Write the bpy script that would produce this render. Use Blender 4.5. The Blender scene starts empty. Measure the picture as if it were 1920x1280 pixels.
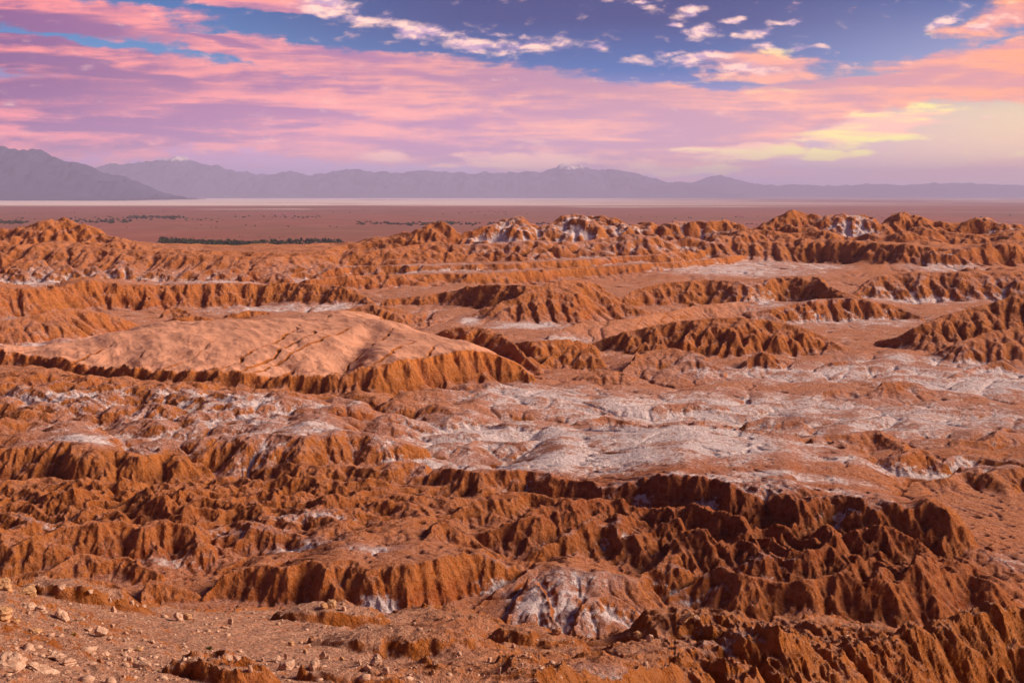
import bpy, bmesh, math, random, time
import numpy as np
R = math.radians
_t0 = time.time()
QUAL = 1.3           # mesh density of the terrain
sc = bpy.context.scene
C = sc.collection

# ------------------------------------------------------------------ camera
F = 1920 * 40.0 / 36.0
PITCH = math.atan(276.0 / F)
CAMZ = 150.0          # the far plain lies at height 0
cp, sp = math.cos(PITCH), math.sin(PITCH)
cam_d = bpy.data.cameras.new('camera')
cam = bpy.data.objects.new('camera', cam_d)
C.objects.link(cam)
cam_d.lens = 40; cam_d.sensor_width = 36
cam_d.clip_start = 0.1; cam_d.clip_end = 400000
cam.location = (0, 0, CAMZ)
cam.rotation_euler = (math.pi / 2 - PITCH, 0, 0)
sc.camera = cam

# ------------------------------------------------------------------ view / light
sc.view_settings.view_transform = 'Standard'
sc.view_settings.look = 'None'
sc.view_settings.gamma = 1
sc.view_settings.exposure = 0.50
SUN_AZ, SUN_EL = 85.0, 29.0      # azimuth clockwise from +Y (view direction), degrees
sun_d = bpy.data.lights.new('sun', 'SUN')
sun = bpy.data.objects.new('sun', sun_d)
C.objects.link(sun)
sun_d.energy = 5.0
sun_d.angle = R(24)
sun_d.color = (1.0, 0.745, 0.53)
sun.rotation_euler = (R(90 - SUN_EL), 0, R(-SUN_AZ + 180))
# a sun lamp shines along its -Z: rotX tips it towards +Y after which rotZ turns it

def lin(r, g, b):
    f = lambda c: (c / 255) / 12.92 if c / 255 <= 0.04045 else ((c / 255 + 0.055) / 1.055) ** 2.4
    return (f(r), f(g), f(b), 1)

def ray(px, py):
    X = (px - 960) / F; Yc = -(py - 640) / F
    return X, cp + Yc * sp, -sp + Yc * cp
def uT(px, py):
    x, y, z = ray(px, py)
    return x / y, -z / y           # lateral tangent, downward tangent

class NT:
    def __init__(s, tree): s.t = tree
    def n(s, typ, **kw):
        nd = s.t.nodes.new(typ)
        for k, v in kw.items(): setattr(nd, k, v)
        return nd
    def put(s, sock, v):
        if hasattr(v, 'is_linked') or isinstance(v, bpy.types.NodeSocket): s.t.links.new(v, sock)
        else: sock.default_value = v
    def m(s, op, a, b=None, c=None, clamp=False):
        nd = s.n('ShaderNodeMath', operation=op, use_clamp=clamp)
        s.put(nd.inputs[0], a)
        if b is not None: s.put(nd.inputs[1], b)
        if c is not None: s.put(nd.inputs[2], c)
        return nd.outputs[0]
    def ss(s, v, lo, hi, a=0.0, b=1.0):
        nd = s.n('ShaderNodeMapRange', interpolation_type='SMOOTHSTEP')
        s.put(nd.inputs[0], v)
        for i, x in enumerate((lo, hi, a, b)): s.put(nd.inputs[i + 1], x)
        return nd.outputs[0]
    def mix(s, f, a, b, mode='MIX'):
        nd = s.n('ShaderNodeMix', data_type='RGBA', blend_type=mode)
        s.put(nd.inputs[0], f); s.put(nd.inputs[6], a); s.put(nd.inputs[7], b)
        return nd.outputs[2]
    def noise(s, vec, scale, detail=4, rough=0.55, dist=0.0):
        nd = s.n('ShaderNodeTexNoise')
        s.put(nd.inputs['Vector'], vec)
        nd.inputs['Scale'].default_value = scale; nd.inputs['Detail'].default_value = detail
        nd.inputs['Roughness'].default_value = rough; nd.inputs['Distortion'].default_value = dist
        return nd.outputs[0]
    def comb(s, x, y, z=0.0):
        nd = s.n('ShaderNodeCombineXYZ')
        s.put(nd.inputs[0], x); s.put(nd.inputs[1], y); s.put(nd.inputs[2], z)
        return nd.outputs[0]
    def ramp(s, v, stops, interp='LINEAR'):
        nd = s.n('ShaderNodeValToRGB'); s.put(nd.inputs[0], v)
        cr = nd.color_ramp; cr.interpolation = interp
        while len(cr.elements) < len(stops): cr.elements.new(0.5)
        for e, (p, c) in zip(cr.elements, stops): e.position = p; e.color = c
        return nd.outputs[0]

# ------------------------------------------------------------------ world sky
def build_world():
    w = bpy.data.worlds.new('World'); sc.world = w; w.use_nodes = True
    t = w.node_tree; t.nodes.clear(); N = NT(t)
    tc = N.n('ShaderNodeTexCoord')
    sep = N.n('ShaderNodeSeparateXYZ'); t.links.new(tc.outputs['Generated'], sep.inputs[0])
    dx, dy, dz = sep.outputs
    ay = N.m('MAXIMUM', N.m('ABSOLUTE', dy), 0.05)
    X = N.m('DIVIDE', dx, ay)                        # tan of azimuth
    Z = N.m('DIVIDE', N.m('MAXIMUM', dz, 0.0), ay)   # tan of elevation
    # clear-sky colours: left, middle and right column, by elevation tangent (0 .. 0.32)
    e = N.m('DIVIDE', Z, 0.32, clamp=True)
    left = N.ramp(e, [(0, lin(150, 120, 196)), (0.08, lin(190, 140, 196)), (0.22, lin(176, 144, 196)), (0.36, lin(70, 134, 184)), (0.50, lin(20, 104, 164)), (1, lin(20, 50, 120))])
    mid = N.ramp(e, [(0, lin(170, 140, 200)), (0.08, lin(196, 158, 190)), (0.22, lin(150, 138, 190)), (0.33, lin(0, 94, 160)), (0.46, lin(0, 50, 112)), (1, lin(0, 22, 66))])
    right = N.ramp(e, [(0, lin(205, 165, 165)), (0.08, lin(250, 204, 138)), (0.22, lin(226, 200, 146)), (0.36, lin(136, 150, 188)), (0.52, lin(40, 88, 146)), (1, lin(12, 36, 100))])
    fx1 = N.ss(X, -0.40, 0.0); fx2 = N.ss(X, 0.12, 0.48)
    clear = N.mix(fx2, N.mix(fx1, left, mid), right)
    # domain-warped cloud coordinates
    P0 = N.comb(X, Z, 0.0)
    st = N.n('ShaderNodeMapping'); st.inputs['Scale'].default_value = (4.2, 36.0, 1.0)
    st.inputs['Rotation'].default_value = (0, 0, R(2.5))
    t.links.new(P0, st.inputs[0])
    sv = st.outputs[0]
    wn = N.n('ShaderNodeTexNoise'); t.links.new(sv, wn.inputs['Vector']); wn.inputs['Scale'].default_value = 1.3; wn.inputs['Detail'].default_value = 5
    wsub = N.n('ShaderNodeVectorMath', operation='SUBTRACT'); t.links.new(wn.outputs[1], wsub.inputs[0]); wsub.inputs[1].default_value = (.5, .5, .5)
    wmul = N.n('ShaderNodeVectorMath', operation='MULTIPLY'); t.links.new(wsub.outputs[0], wmul.inputs[0]); wmul.inputs[1].default_value = (0.13, 0.030, 0)
    wadd = N.n('ShaderNodeVectorMath', operation='ADD'); t.links.new(P0, wadd.inputs[0]); t.links.new(wmul.outputs[0], wadd.inputs[1])
    P = wadd.outputs[0]
    def blobs(lst, vec):
        out = None
        for (px, py, rx, ry, rot, wt) in lst:
            u, T = uT(px, py)
            mp = N.n('ShaderNodeMapping', vector_type='TEXTURE')
            mp.inputs['Location'].default_value = (u, -T, 0)
            mp.inputs['Rotation'].default_value = (0, 0, R(rot))
            mp.inputs['Scale'].default_value = (rx / F, ry / F, 1)
            t.links.new(vec, mp.inputs[0])
            g = N.n('ShaderNodeTexGradient', gradient_type='SPHERICAL')
            t.links.new(mp.outputs[0], g.inputs[0])
            v = N.m('MULTIPLY', g.outputs[1], wt)
            out = v if out is None else N.m('MAXIMUM', out, v)
        return out
    n1 = N.noise(sv, 1.0, 9, 0.62, 0.3)           # long streaks
    pu = N.n('ShaderNodeMapping'); pu.inputs['Scale'].default_value = (40, 95, 1); t.links.new(P0, pu.inputs[0])
    n2 = N.noise(pu.outputs[0], 1.0, 8, 0.60, 0.2)  # puffs
    n2b = N.n('ShaderNodeMapping'); n2b.inputs['Location'].default_value = (0.0, 0.35, 0); t.links.new(pu.outputs[0], n2b.inputs[0])
    n2up = N.noise(n2b.outputs[0], 1.0, 5, 0.55, 0.2)
    n1b = N.n('ShaderNodeMapping'); n1b.inputs['Location'].default_value = (3.0, 0.22, 0); t.links.new(sv, n1b.inputs[0])
    n3 = N.noise(n1b.outputs[0], 1.5, 7, 0.58, 0.3)
    # second, finer warp
    w2 = N.n('ShaderNodeTexNoise'); t.links.new(pu.outputs[0], w2.inputs['Vector']); w2.inputs['Scale'].default_value = 0.8; w2.inputs['Detail'].default_value = 6
    w2s = N.n('ShaderNodeVectorMath', operation='SUBTRACT'); t.links.new(w2.outputs[1], w2s.inputs[0]); w2s.inputs[1].default_value = (.5, .5, .5)
    w2m = N.n('ShaderNodeVectorMath', operation='MULTIPLY'); t.links.new(w2s.outputs[0], w2m.inputs[0]); w2m.inputs[1].default_value = (0.045, 0.016, 0)
    w2a = N.n('ShaderNodeVectorMath', operation='ADD'); t.links.new(P, w2a.inputs[0]); t.links.new(w2m.outputs[0], w2a.inputs[1])
    PF = w2a.outputs[0]
    w2c = N.n('ShaderNodeVectorMath', operation='ADD'); t.links.new(P0, w2c.inputs[0]); t.links.new(w2m.outputs[0], w2c.inputs[1])
    PC = w2c.outputs[0]
    jag = N.m('ADD', N.m('MULTIPLY', N.m('SUBTRACT', n1, 0.5), 1.2), N.m('MULTIPLY', N.m('SUBTRACT', n2, 0.5), 0.9))
    # --- the broad bank
    bank = blobs([(60, 225, 620, 100, 0, 1.8), (520, 215, 700, 105, -4, 2.0), (900, 225, 720, 120, -5, 2.1), (1220, 225, 480, 88, -2, 1.8), (760, 150, 280, 60, -7, 1.5),
                  (1480, 195, 290, 58, 5, 1.4), (1740, 150, 330, 56, 11, 1.6), (1920, 120, 240, 66, 12, 1.6), (1440, 130, 200, 34, -3, 1.0),
                  (60, 22, 420, 46, -7, 1.7), (30, 100, 520, 42, -8, 1.7), (330, 130, 420, 36, -4, 1.2), (480, 95, 280, 30, -10, 1.5), (620, 104, 150, 20, -4, 1.0),
                  (500, 4, 180, 26, 0, 1.2), (1880, 30, 180, 60, 20, .9)], PF)
    cov = N.ss(N.m('ADD', bank, jag), 0.16, 0.62)
    # --- separate heaped clouds
    puffs = blobs([(700, 40, 90, 24, -2, 1.5), (800, 62, 130, 26, -10, 1.5), (900, 88, 130, 24, -6, 1.4), (1000, 86, 110, 20, 5, 1.3), (1127, 91, 44, 13, 0, 1.4),
                   (1315, 60, 46, 22, 10, 1.5), (1290, 18, 54, 18, 8, 1.3), (1215, 14, 30, 10, 0, 1.1), (1375, 34, 34, 9, 0, 1.2), (1475, 42, 50, 9, 4, 1.2), (1410, 62, 50, 15, -8, 1.2),
                   (1448, 87, 34, 12, 0, 1.5), (1525, 86, 56, 9, 3, 1.2), (1250, 102, 34, 11, 5, 1.4), (1195, 112, 44, 13, 0, 1.1), (1315, 112, 90, 18, 8, 1.6), (1400, 128, 120, 18, -2, 1.3),
                   (1775, 35, 56, 16, 18, 1.3), (1850, 40, 90, 26, 15, 0.9), (610, 10, 90, 26, -4, 1.7), (1265, 46, 30, 9, 0, 1.0), (1380, 62, 24, 8, 0, 1.0), (1205, 3, 60, 10, 0, 1.0), (930, 62, 50, 10, -5, .9), (1150, 4, 36, 9, 0, .9)], PC)
    cpu = N.ss(N.m('ADD', puffs, N.m('MULTIPLY', N.m('SUBTRACT', n2, 0.5), 3.0)), 0.22, 1.35)
    # --- yellow sunlit clouds, low in the south
    yel = blobs([(1650, 238, 200, 40, 7, 1.4), (1410, 282, 120, 24, 4, 1.3), (1000, 300, 170, 38, -4, 1.2), (1560, 290, 90, 16, 5, 1.1), (1330, 318, 90, 16, 4, .9), (1230, 325, 80, 16, 0, .7), (870, 290, 80, 14, 0, .8), (730, 292, 90, 16, 0, .8), (835, 312, 40, 10, 0, 1.1), (1740, 216, 90, 14, 7, 1.0), (1340, 290, 120, 16, 0, .8), (1200, 312, 90, 24, 0, .8), (1540, 264, 160, 9, 0, .9), (1290, 282, 100, 10, 0, .8)], PC)
    cye = N.ss(N.m('ADD', yel, N.m('ADD', N.m('MULTIPLY', N.m('SUBTRACT', n3, 0.5), 2.2), N.m('MULTIPLY', N.m('SUBTRACT', n2, .5), 0.9))), 0.24, 0.78)
    # --- purple shaded streaks and low stratus
    dark = blobs([(60, 40, 360, 24, -7, 1.5), (150, 128, 330, 16, -8, 1.5), (60, 172, 360, 44, 0, 1.0), (200, 240, 360, 15, -5, 1.5), (620, 88, 150, 14, -12, 1.3), (430, 78, 140, 12, -12, 1.3), (520, 205, 330, 14, -3, 1.0), (1330, 238, 200, 24, 0, 1.0), (1130, 270, 240, 14, 0, 1.1), (1060, 160, 330, 34, -3, 1.0), (1090, 215, 280, 18, 0, .8), (1550, 292, 100, 10, 0, .9), (860, 300, 150, 20, 0, .9), (1250, 215, 120, 12, 0, 1.0), (1560, 150, 250, 20, 5, .8), (820, 150, 200, 14, -6, .9)], P)
    dk = N.ss(N.m('ADD', dark, jag), 0.10, 0.75)
    lowc = blobs([(1800, 322, 340, 24, 3, 1.2), (500, 300, 700, 24, 0, .8), (1250, 305, 300, 26, 0, .6)], P)
    clo = N.ss(N.m('ADD', lowc, jag), 0.15, 0.9)
    # colours
    lit = N.ramp(N.m('MULTIPLY_ADD', X, 1.05, 0.5, clamp=True), [(0, lin(246, 132, 126)), (0.30, lin(246, 150, 138)), (0.55, lin(250, 168, 136)), (0.78, lin(255, 168, 130)), (1, lin(255, 158, 92))])
    sha = N.ramp(N.m('MULTIPLY_ADD', X, 1.05, 0.5, clamp=True), [(0, lin(116, 64, 118)), (0.36, lin(172, 112, 148)), (0.70, lin(192, 138, 150)), (1, lin(222, 140, 134))])
    n4m = N.n('ShaderNodeMapping'); n4m.inputs['Scale'].default_value = (13, 120, 1); n4m.inputs['Rotation'].default_value = (0, 0, R(3)); t.links.new(P0, n4m.inputs[0])
    n4 = N.noise(n4m.outputs[0], 1.0, 7, 0.6, 0.4)
    sh = N.ss(N.m('ADD', n3, N.m('ADD', N.m('MULTIPLY', N.m('SUBTRACT', n2, 0.5), 0.35), N.m('MULTIPLY', N.m('SUBTRACT', n4, 0.5), 0.7))), 0.32, 0.66)
    bankcol = N.mix(N.m('MULTIPLY', sh, N.m('SUBTRACT', 1.0, N.m('MULTIPLY', dk, 0.97))), sha, lit)
    # thinner at the north-east top: greyer
    top = N.mix(N.ss(N.m('SUBTRACT', n2, n2up), -0.10, 0.09), lin(186, 150, 180), lin(255, 204, 186))
    yc = N.mix(N.ss(n3, 0.42, 0.60), lin(255, 190, 158), N.ramp(N.m('MULTIPLY_ADD', X, 1.05, 0.5, clamp=True), [(0.3, lin(255, 186, 160)), (0.6, lin(255, 206, 160)), (0.8, lin(255, 240, 120)), (1, lin(255, 238, 120))]))
    c = N.mix(N.m('MULTIPLY', clo, 0.55), clear, N.mix(0.4, sha, lit))
    c = N.mix(N.m('MULTIPLY', cov, 0.93), c, bankcol)
    c = N.mix(cpu, c, top)
    c = N.mix(cye, c, yc)
    low = N.ss(Z, 0.11, 0.0, 1.0, 1.55); c = N.mix(1.0, c, N.comb(low, low, low), 'MULTIPLY')
    # the rest of the dome (high above and behind) is the physical sky with thin pink cloud
    sky = N.n('ShaderNodeTexSky', sky_type='NISHITA')
    sky.sun_disc = False; sky.sun_elevation = R(SUN_EL * 0.5); sky.sun_rotation = R(SUN_AZ)
    sky.altitude = 2400; sky.dust_density = 2.0
    skc = N.mix(1.0, sky.outputs[0], (0.040, 0.036, 0.040, 1), 'MULTIPLY')
    hi = N.mix(N.m('MULTIPLY', N.ss(N.noise(tc.outputs['Generated'], 2.2, 5, .6, .4), 0.42, 0.66), 0.6), skc, lin(150, 92, 96))
    hi = N.mix(1.0, hi, (.36, .34, .56, 1), 'MULTIPLY')
    fin = N.mix(N.ss(Z, 0.19, 0.40), c, hi)
    bg = N.n('ShaderNodeBackground'); t.links.new(fin, bg.inputs[0]); bg.inputs[1].default_value = 1.08
    out = N.n('ShaderNodeOutputWorld'); t.links.new(bg.outputs[0], out.inputs[0])
build_world()

# ------------------------------------------------------------------ noise in numpy
f4 = np.float32
_rng = np.random.RandomState(7)
_G = _rng.uniform(0, 2 * np.pi, 65536).astype(f4); _GC = np.cos(_G); _GS = np.sin(_G)
_H1 = _rng.uniform(0, 1, 65536).astype(f4); _H2 = _rng.uniform(0, 1, 65536).astype(f4)
def _hash(ix, iy, seed):
    h = (ix.astype(np.uint32) * np.uint32(374761393) + iy.astype(np.uint32) * np.uint32(668265263) + np.uint32(seed * 1442695041 & 0xffffffff))
    h = (h ^ (h >> np.uint32(13))) * np.uint32(1274126177)
    return (h ^ (h >> np.uint32(16))) & np.uint32(65535)
def perlin(x, y, seed=0):
    x = np.asarray(x, dtype=np.float64); y = np.asarray(y, dtype=np.float64)
    fx = np.floor(x); fy = np.floor(y); ix = fx.astype(np.int64); iy = fy.astype(np.int64)
    x = (x - fx).astype(f4); y = (y - fy).astype(f4)
    u = x * x * x * (x * (x * 6 - 15) + 10); v = y * y * y * (y * (y * 6 - 15) + 10)
    def g(i, j):
        h = _hash(ix + i, iy + j, seed)
        return _GC[h] * (x - i) + _GS[h] * (y - j)
    a = g(0, 0); b = g(1, 0); c = g(0, 1); d = g(1, 1)
    return (a + (b - a) * u) * (1 - v) + (c + (d - c) * u) * v          # about -0.7..0.7
def fbm(x, y, octv=4, seed=0, gain=0.5, ridged=False):
    s = 0; a = 1.0; tot = 0
    for o in range(octv):
        n = perlin(x * 2 ** o + 17.3 * o, y * 2 ** o - 9.1 * o, seed + o)
        if ridged: n = 1 - 2.2 * np.abs(n)
        s = s + a * n; tot += a; a *= gain
    return s / tot
def worley(x, y, seed=0):
    fx = np.floor(x); fy = np.floor(y); ix = fx.astype(np.int64); iy = fy.astype(np.int64)
    x = (x - fx).astype(f4); y = (y - fy).astype(f4); best = np.full(x.shape, 9.0, f4)
    for i in (-1, 0, 1):
        for j in (-1, 0, 1):
            h = _hash(ix + i, iy + j, seed)
            d = (i + _H1[h] - x) ** 2 + (j + _H2[h] - y) ** 2
            best = np.minimum(best, d)
    return np.sqrt(best)
def smooth(x, a, b):
    t = np.clip((x - a) / (b - a), 0, 1); return t * t * (3 - 2 * t)
def smax(a, b, k):
    h = np.clip(0.5 + 0.5 * (a - b) / k, 0, 1)
    return b + (a - b) * h + k * h * (1 - h)

# ------------------------------------------------------------------ terrain grid (a fan of rows over real ground)
NC = int(1150 * QUAL); NR = int(2000 * QUAL)
UM = 0.60
Ynear, Yfar = 16.0, 1700.0
ul = np.linspace(-UM, UM, NC).astype(np.float64)
_s = np.linspace(0, 1, NR)
yl = np.exp(np.log(Ynear) + (np.log(Yfar) - np.log(Ynear)) * (_s ** 0.82))
U, Y = np.meshgrid(ul, yl)
X = U * Y

# valley floor height relative to the camera, by distance
EY = np.array([1, 60, 130, 200, 300, 400, 550, 700, 900, 1100, 1250, 1400, 1700, 3000.])
EZ = np.array([-62, -62, -62, -60, -58, -56, -54, -52, -47, -44, -60, -110, -149.9, -150])
_ty = np.exp(np.linspace(np.log(90), np.log(1150), 4000)); _tt = -np.interp(_ty, EY, EZ) / _ty
def footY(T): return np.interp(-np.asarray(T), -_tt, _ty)
def E(y): return np.interp(y, EY, EZ)

# warp so that authored lines wander
wx = fbm(X / 60, Y / 60, 3, 11) * 0.006 + fbm(X / 14, Y / 14, 2, 12) * 0.0022
wy = 1 + fbm(X / 70, Y / 45, 3, 13) * 0.025 + fbm(X / 12, Y / 12, 3, 14) * 0.012 + fbm(X / 4.5, Y / 4.5, 3, 15) * 0.011 * np.clip(300 / Y, 0.3, 1.2)
cz = smooth(Y, 105, 150) * smooth(Y, 300, 240)
wx = wx + cz * fbm(X / 22, Y / 16, 3, 16) * 0.035
wy = wy + cz * fbm(X / 18, Y / 30, 3, 17) * 0.085
UW = U + wx; YW = Y * wy
base = E(YW)
base = base + fbm(X / 90, Y / 90, 4, 21) * 5.0 * smooth(Y, 110, 300)
Z = base.copy()
DUST = np.zeros_like(Z, dtype=f4); 
LU = np.linspace(-0.75, 0.75, 3001)

def loft(pts, slopes, back=0.6, zoff=0.0, k=0.6, dust=None, rows=None, sink=25.0, ext=16, backlen=None, taper=14.0, btaper=260.0, sm=22, soft=0):
    """pts: (px, foot_py, crest1_py, crest2_py ..) - lines over the ground, slopes: tangent of each face"""
    global Z, DUST
    pts = sorted(pts); n = len(pts[0])
    a, b = pts[0], pts[-1]
    if a[0] <= 5: pts = [(-900,) + tuple(a[1:])] + pts
    else: pts = [(a[0] - ext,) + (a[1],) * (n - 1)] + pts
    if b[0] >= 1915: pts = pts + [(2800,) + tuple(b[1:])]
    else: pts = pts + [(b[0] + ext,) + (b[1],) * (n - 1)]
    lim = [uT(pts[0][0], pts[0][1])[0], uT(pts[-1][0], pts[-1][1])[0]]
    T = []
    for r in range(1, n):
        q = [uT(p[0], p[r]) for p in pts]
        T.append(np.interp(LU, [v[0] for v in q], [v[1] for v in q]))
    kk = int(round(sm / F / (LU[1] - LU[0])))
    if kk > 0:
        ker = np.hanning(2 * kk + 3)[1:-1]; ker /= ker.sum()
        T = [T[0]] + [np.convolve(np.pad(v, len(ker) // 2, mode='edge'), ker, 'valid') for v in T[1:]]
        T[1:] = [np.minimum(v, T[0]) for v in T[1:]]
        T[0] = np.convolve(np.pad(T[0], len(ker) // 2, mode='edge'), ker, 'valid'); T[1] = np.minimum(T[1], T[0])
    Yf = footY(T[0]); zf = E(Yf) + 0.0
    Yf = Yf * (1 + 0 * LU)
    if zoff:
        Yf = Yf * (zf + zoff) / zf; zf = zf + zoff
    ys = [Yf]; zs = [zf]
    for r in range(1, n - 0):
        if r >= len(T): break
        s = slopes[r - 1]
        w = ys[-1] * (T[r - 1] - T[r]) / (s + T[r]); w = np.maximum(w, 0.001)
        ys.append(ys[-1] + w); zs.append(-T[r] * ys[-1])
    bl = backlen or 60.0
    s0 = slopes[0]
    ys = [ys[0] - sink] + ys + [ys[-1] + bl]
    zs = [zs[0] - s0 * sink] + zs + [zs[-1] - back * bl]
    ext_l = (LU[:] - lim[0]) * F; ext_r = (lim[1] - LU[:]) * F
    ee = np.minimum(ext_l, ext_r) / taper
    e2 = np.clip(np.minimum(ext_l, ext_r) / btaper, 0, 1)
    zs[-1] = zs[-1] - (1 - e2) ** 1.5 * 0.45 * bl
    ok = (LU >= lim[0]) & (LU <= lim[1])
    ymin = ys[0][ok].min() * 0.96; ymax = ys[-1][ok].max() * 1.04
    r0, r1 = np.searchsorted(yl, [ymin, ymax]); c0, c1 = np.searchsorted(ul, [lim[0] - 0.012, lim[1] + 0.012])
    if r1 <= r0 or c1 <= c0: return
    S = (slice(r0, r1), slice(c0, c1))
    uu = UW[S]; yy = YW[S]
    f = (uu - LU[0]) / (LU[1] - LU[0]); i = np.clip(f.astype(np.int64), 0, len(LU) - 2); f = f - i
    g = lambda arr: arr[i] * (1 - f) + arr[i + 1] * f
    out = np.full(uu.shape, -500.0); dd = np.zeros(uu.shape, f4)
    yp, zp = g(ys[0]), g(zs[0])
    for q in range(1, len(ys)):
        yn, zn = g(ys[q]), g(zs[q])
        m = (yy >= yp) & (yy < yn)
        t = (yy - yp) / np.maximum(yn - yp, 1e-6)
        out = np.where(m, zp + (zn - zp) * t, out)
        if dust is not None and q - 1 < len(dust): dd = np.where(m, dust[q - 1], dd)
        yp, zp = yn, zn
    out = np.where((uu < lim[0]) | (uu > lim[1]), -500, out)
    hh = (zs[-2] - zs[1])[ok].max() + 1.5
    dropv = np.clip(1 - np.clip(ee, 0, 1), 0, 1) ** 2 * hh
    out = out - g(dropv)
    old = Z[S]
    DUST[S] = np.where(out > old, dd, DUST[S])
    Z[S] = smax(out, old, k)

def L(s): return [tuple(float(v) for v in p.split(',')) for p in s.split()]

# px,foot,crest.  far to near
# --- far ridge line against the plain
loft(L('0,490,438 60,490,436 95,490,430 118,490,419 150,490,432 230,492,448 300,492,458 420,492,464 520,492,468 590,492,466 640,490,452 660,490,445 700,488,450 760,488,446 800,488,431 840,488,438 870,488,452 900,488,444 940,488,424 975,488,424 1000,486,440 1050,486,424 1100,486,416 1150,486,424 1200,485,430 1280,485,424 1340,485,428 1400,485,430 1450,485,420 1480,485,411 1540,485,418 1590,485,414 1650,485,424 1700,485,414 1750,485,420 1800,485,430 1850,485,418 1880,485,428 1920,485,430'), [0.42], back=0.35, k=2, backlen=90, sm=9)
loft(L('0,512,462 60,512,458 118,512,452 180,512,462 260,515,470 400,515,478 520,515,482 620,508,478 700,502,468 800,500,462 900,500,462 1000,498,455 1100,498,450 1200,496,452 1300,492,455 1380,490,448 1450,490,444 1600,490,444 1800,490,448 1920,490,445'), [0.4], back=0.3, k=3)
# cones in front of the far ridge
for (a, f_, c, w) in [(30,532,498,34),(75,530,486,40),(125,532,492,44),(175,531,496,40),(232,530,486,50),(300,532,500,44),(352,532,504,36),(395,533,500,40),(436,533,498,44),(478,530,505,34),(520,532,508,36),
                      (560,520,496,40),(610,520,490,44),(662,505,468,40),(690,505,474,34),(730,506,470,46),(775,505,466,44),(815,500,462,40),(850,500,470,34),(890,503,474,42),(925,500,464,40),(965,503,472,46),(1010,500,462,40),(1050,498,456,44),(1095,498,460,38),(1130,498,465,40),(1160,494,456,36),(1210,490,450,50),(1260,490,452,44),(1330,490,450,46)]:
    w *= 1.15
    loft([(a - w, f_, f_ - 1), (a - w * 0.45, f_, c + (f_ - c) * 0.36), (a, f_, c), (a + w * 0.5, f_, c + (f_ - c) * 0.42), (a + w, f_, f_ - 1)], [0.55], back=0.5, k=1.2, backlen=30, taper=8, btaper=20, sm=4)
loft(L('1525,445,428 1550,443,416 1572,442,410 1592,442,408 1615,442,412 1650,445,424'), [0.5], back=0.3, k=1, dust=[1, 1], sm=8)
loft(L('1005,448,436 1035,448,423 1065,447,416 1110,447,418 1150,448,425 1195,450,434'), [0.5], back=0.3, k=1, dust=[1, 1], sm=8)
loft(L('860,464,458 900,462,447 940,460,443 985,460,437 1040,460,430'), [0.4], back=0.2, k=1, dust=[1, 1], sm=8)
# strata bands
loft(L('540,525,512 640,522,500 800,520,498 960,517,494 1100,508,486 1280,496,474 1330,490,472'), [0.7], back=0.04, k=.8)
loft(L('560,545,525 640,542,517 800,537,516 960,531,512 1100,520,504 1280,508,490 1380,496,480 1420,484,476'), [0.8], back=0.03, k=.8)
loft(L('1330,482,476 1380,482,472 1450,484,466 1560,492,464 1650,498,462 1700,500,460 1800,502,470 1860,500,462 1920,498,464'), [0.8], back=0.03, k=.8)
# --- left scarp
loft(L('0,600,540 60,598,545 100,592,546 130,588,534 160,584,529 220,580,534 300,576,538 400,573,534 480,570,535 560,572,532 640,574,538 670,574,548 698,575,566'), [0.9], back=0.05, k=.6)
loft(L('720,580,560 760,578,556 800,578,552 860,578,543 920,585,534 980,590,534 1020,590,538'), [0.9], back=0.10, k=.6)
# central hill
loft(L('870,598,592 920,600,574 960,600,560 1010,600,537 1060,599,525 1110,594,531 1150,590,560 1210,588,580'), [0.5], back=0.4, k=1.5)
# right-hand mid scarps
loft(L('1160,578,568 1200,576,540 1240,574,530 1330,572,524 1400,577,530 1480,572,520 1530,575,518 1560,585,540 1620,585,560 1700,582,575'), [0.55], back=0.15, k=.8)
loft(L('1590,560,556 1640,562,524 1660,562,516 1700,562,512 1800,565,513 1920,565,512'), [0.6], back=0.04, k=.6)
loft(L('1400,600,590 1440,602,578 1520,600,564 1600,598,560 1680,596,572 1730,600,592'), [0.8], back=0.05, k=.6)
# left low hills
loft(L('0,652,602 60,650,592 110,645,580 150,640,577 220,625,594 262,614,608'), [0.42], back=0.3, k=1)
loft(L('0,604,566 28,602,556 60,600,572 96,598,583 120,597,594'), [0.5], back=0.3, k=1)
loft(L('610,603,596 640,604,582 700,602,570 740,604,573 790,602,596'), [0.5], back=0.4, k=1)
loft(L('305,598,590 318,598,568 340,598,576 356,598,592'), [0.6], back=0.3, k=.5)
loft(L('310,604,598 326,605,591 390,604,593 402,604,600'), [1.2], back=0.03, k=.3)
loft(L('428,594,588 450,593,584 490,591,582 500,590,586'), [1.2], back=0.03, k=.3)
# --- the big smooth mound
loft(L('0,702,668,661,655 60,706,672,661,652 130,716,682,662,645 200,724,688,658,632 300,736,696,650,613 400,744,704,646,603 500,748,708,640,600 590,750,712,646,590 640,750,706,640,587 700,754,690,638,594 760,746,682,642,612 840,732,670,654,640 900,722,664,660,656 960,718,684,682,680 1000,718,706,705,705'), [1.1, 0.115, 0.055], back=0.12, k=.5, dust=[0, 0, 1, 1, 1], sm=40)
# hill behind and right of mound
loft(L('815,652,628 860,660,612 900,664,612 950,672,634 980,690,660 1010,700,692'), [0.6], back=0.08, k=.8)
loft(L('1030,640,628 1090,640,606 1180,636,600 1240,622,588 1300,610,574 1390,605,565 1430,606,584 1470,610,602'), [0.22], back=0.10, k=1, dust=[.35, .35, .35])
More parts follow.
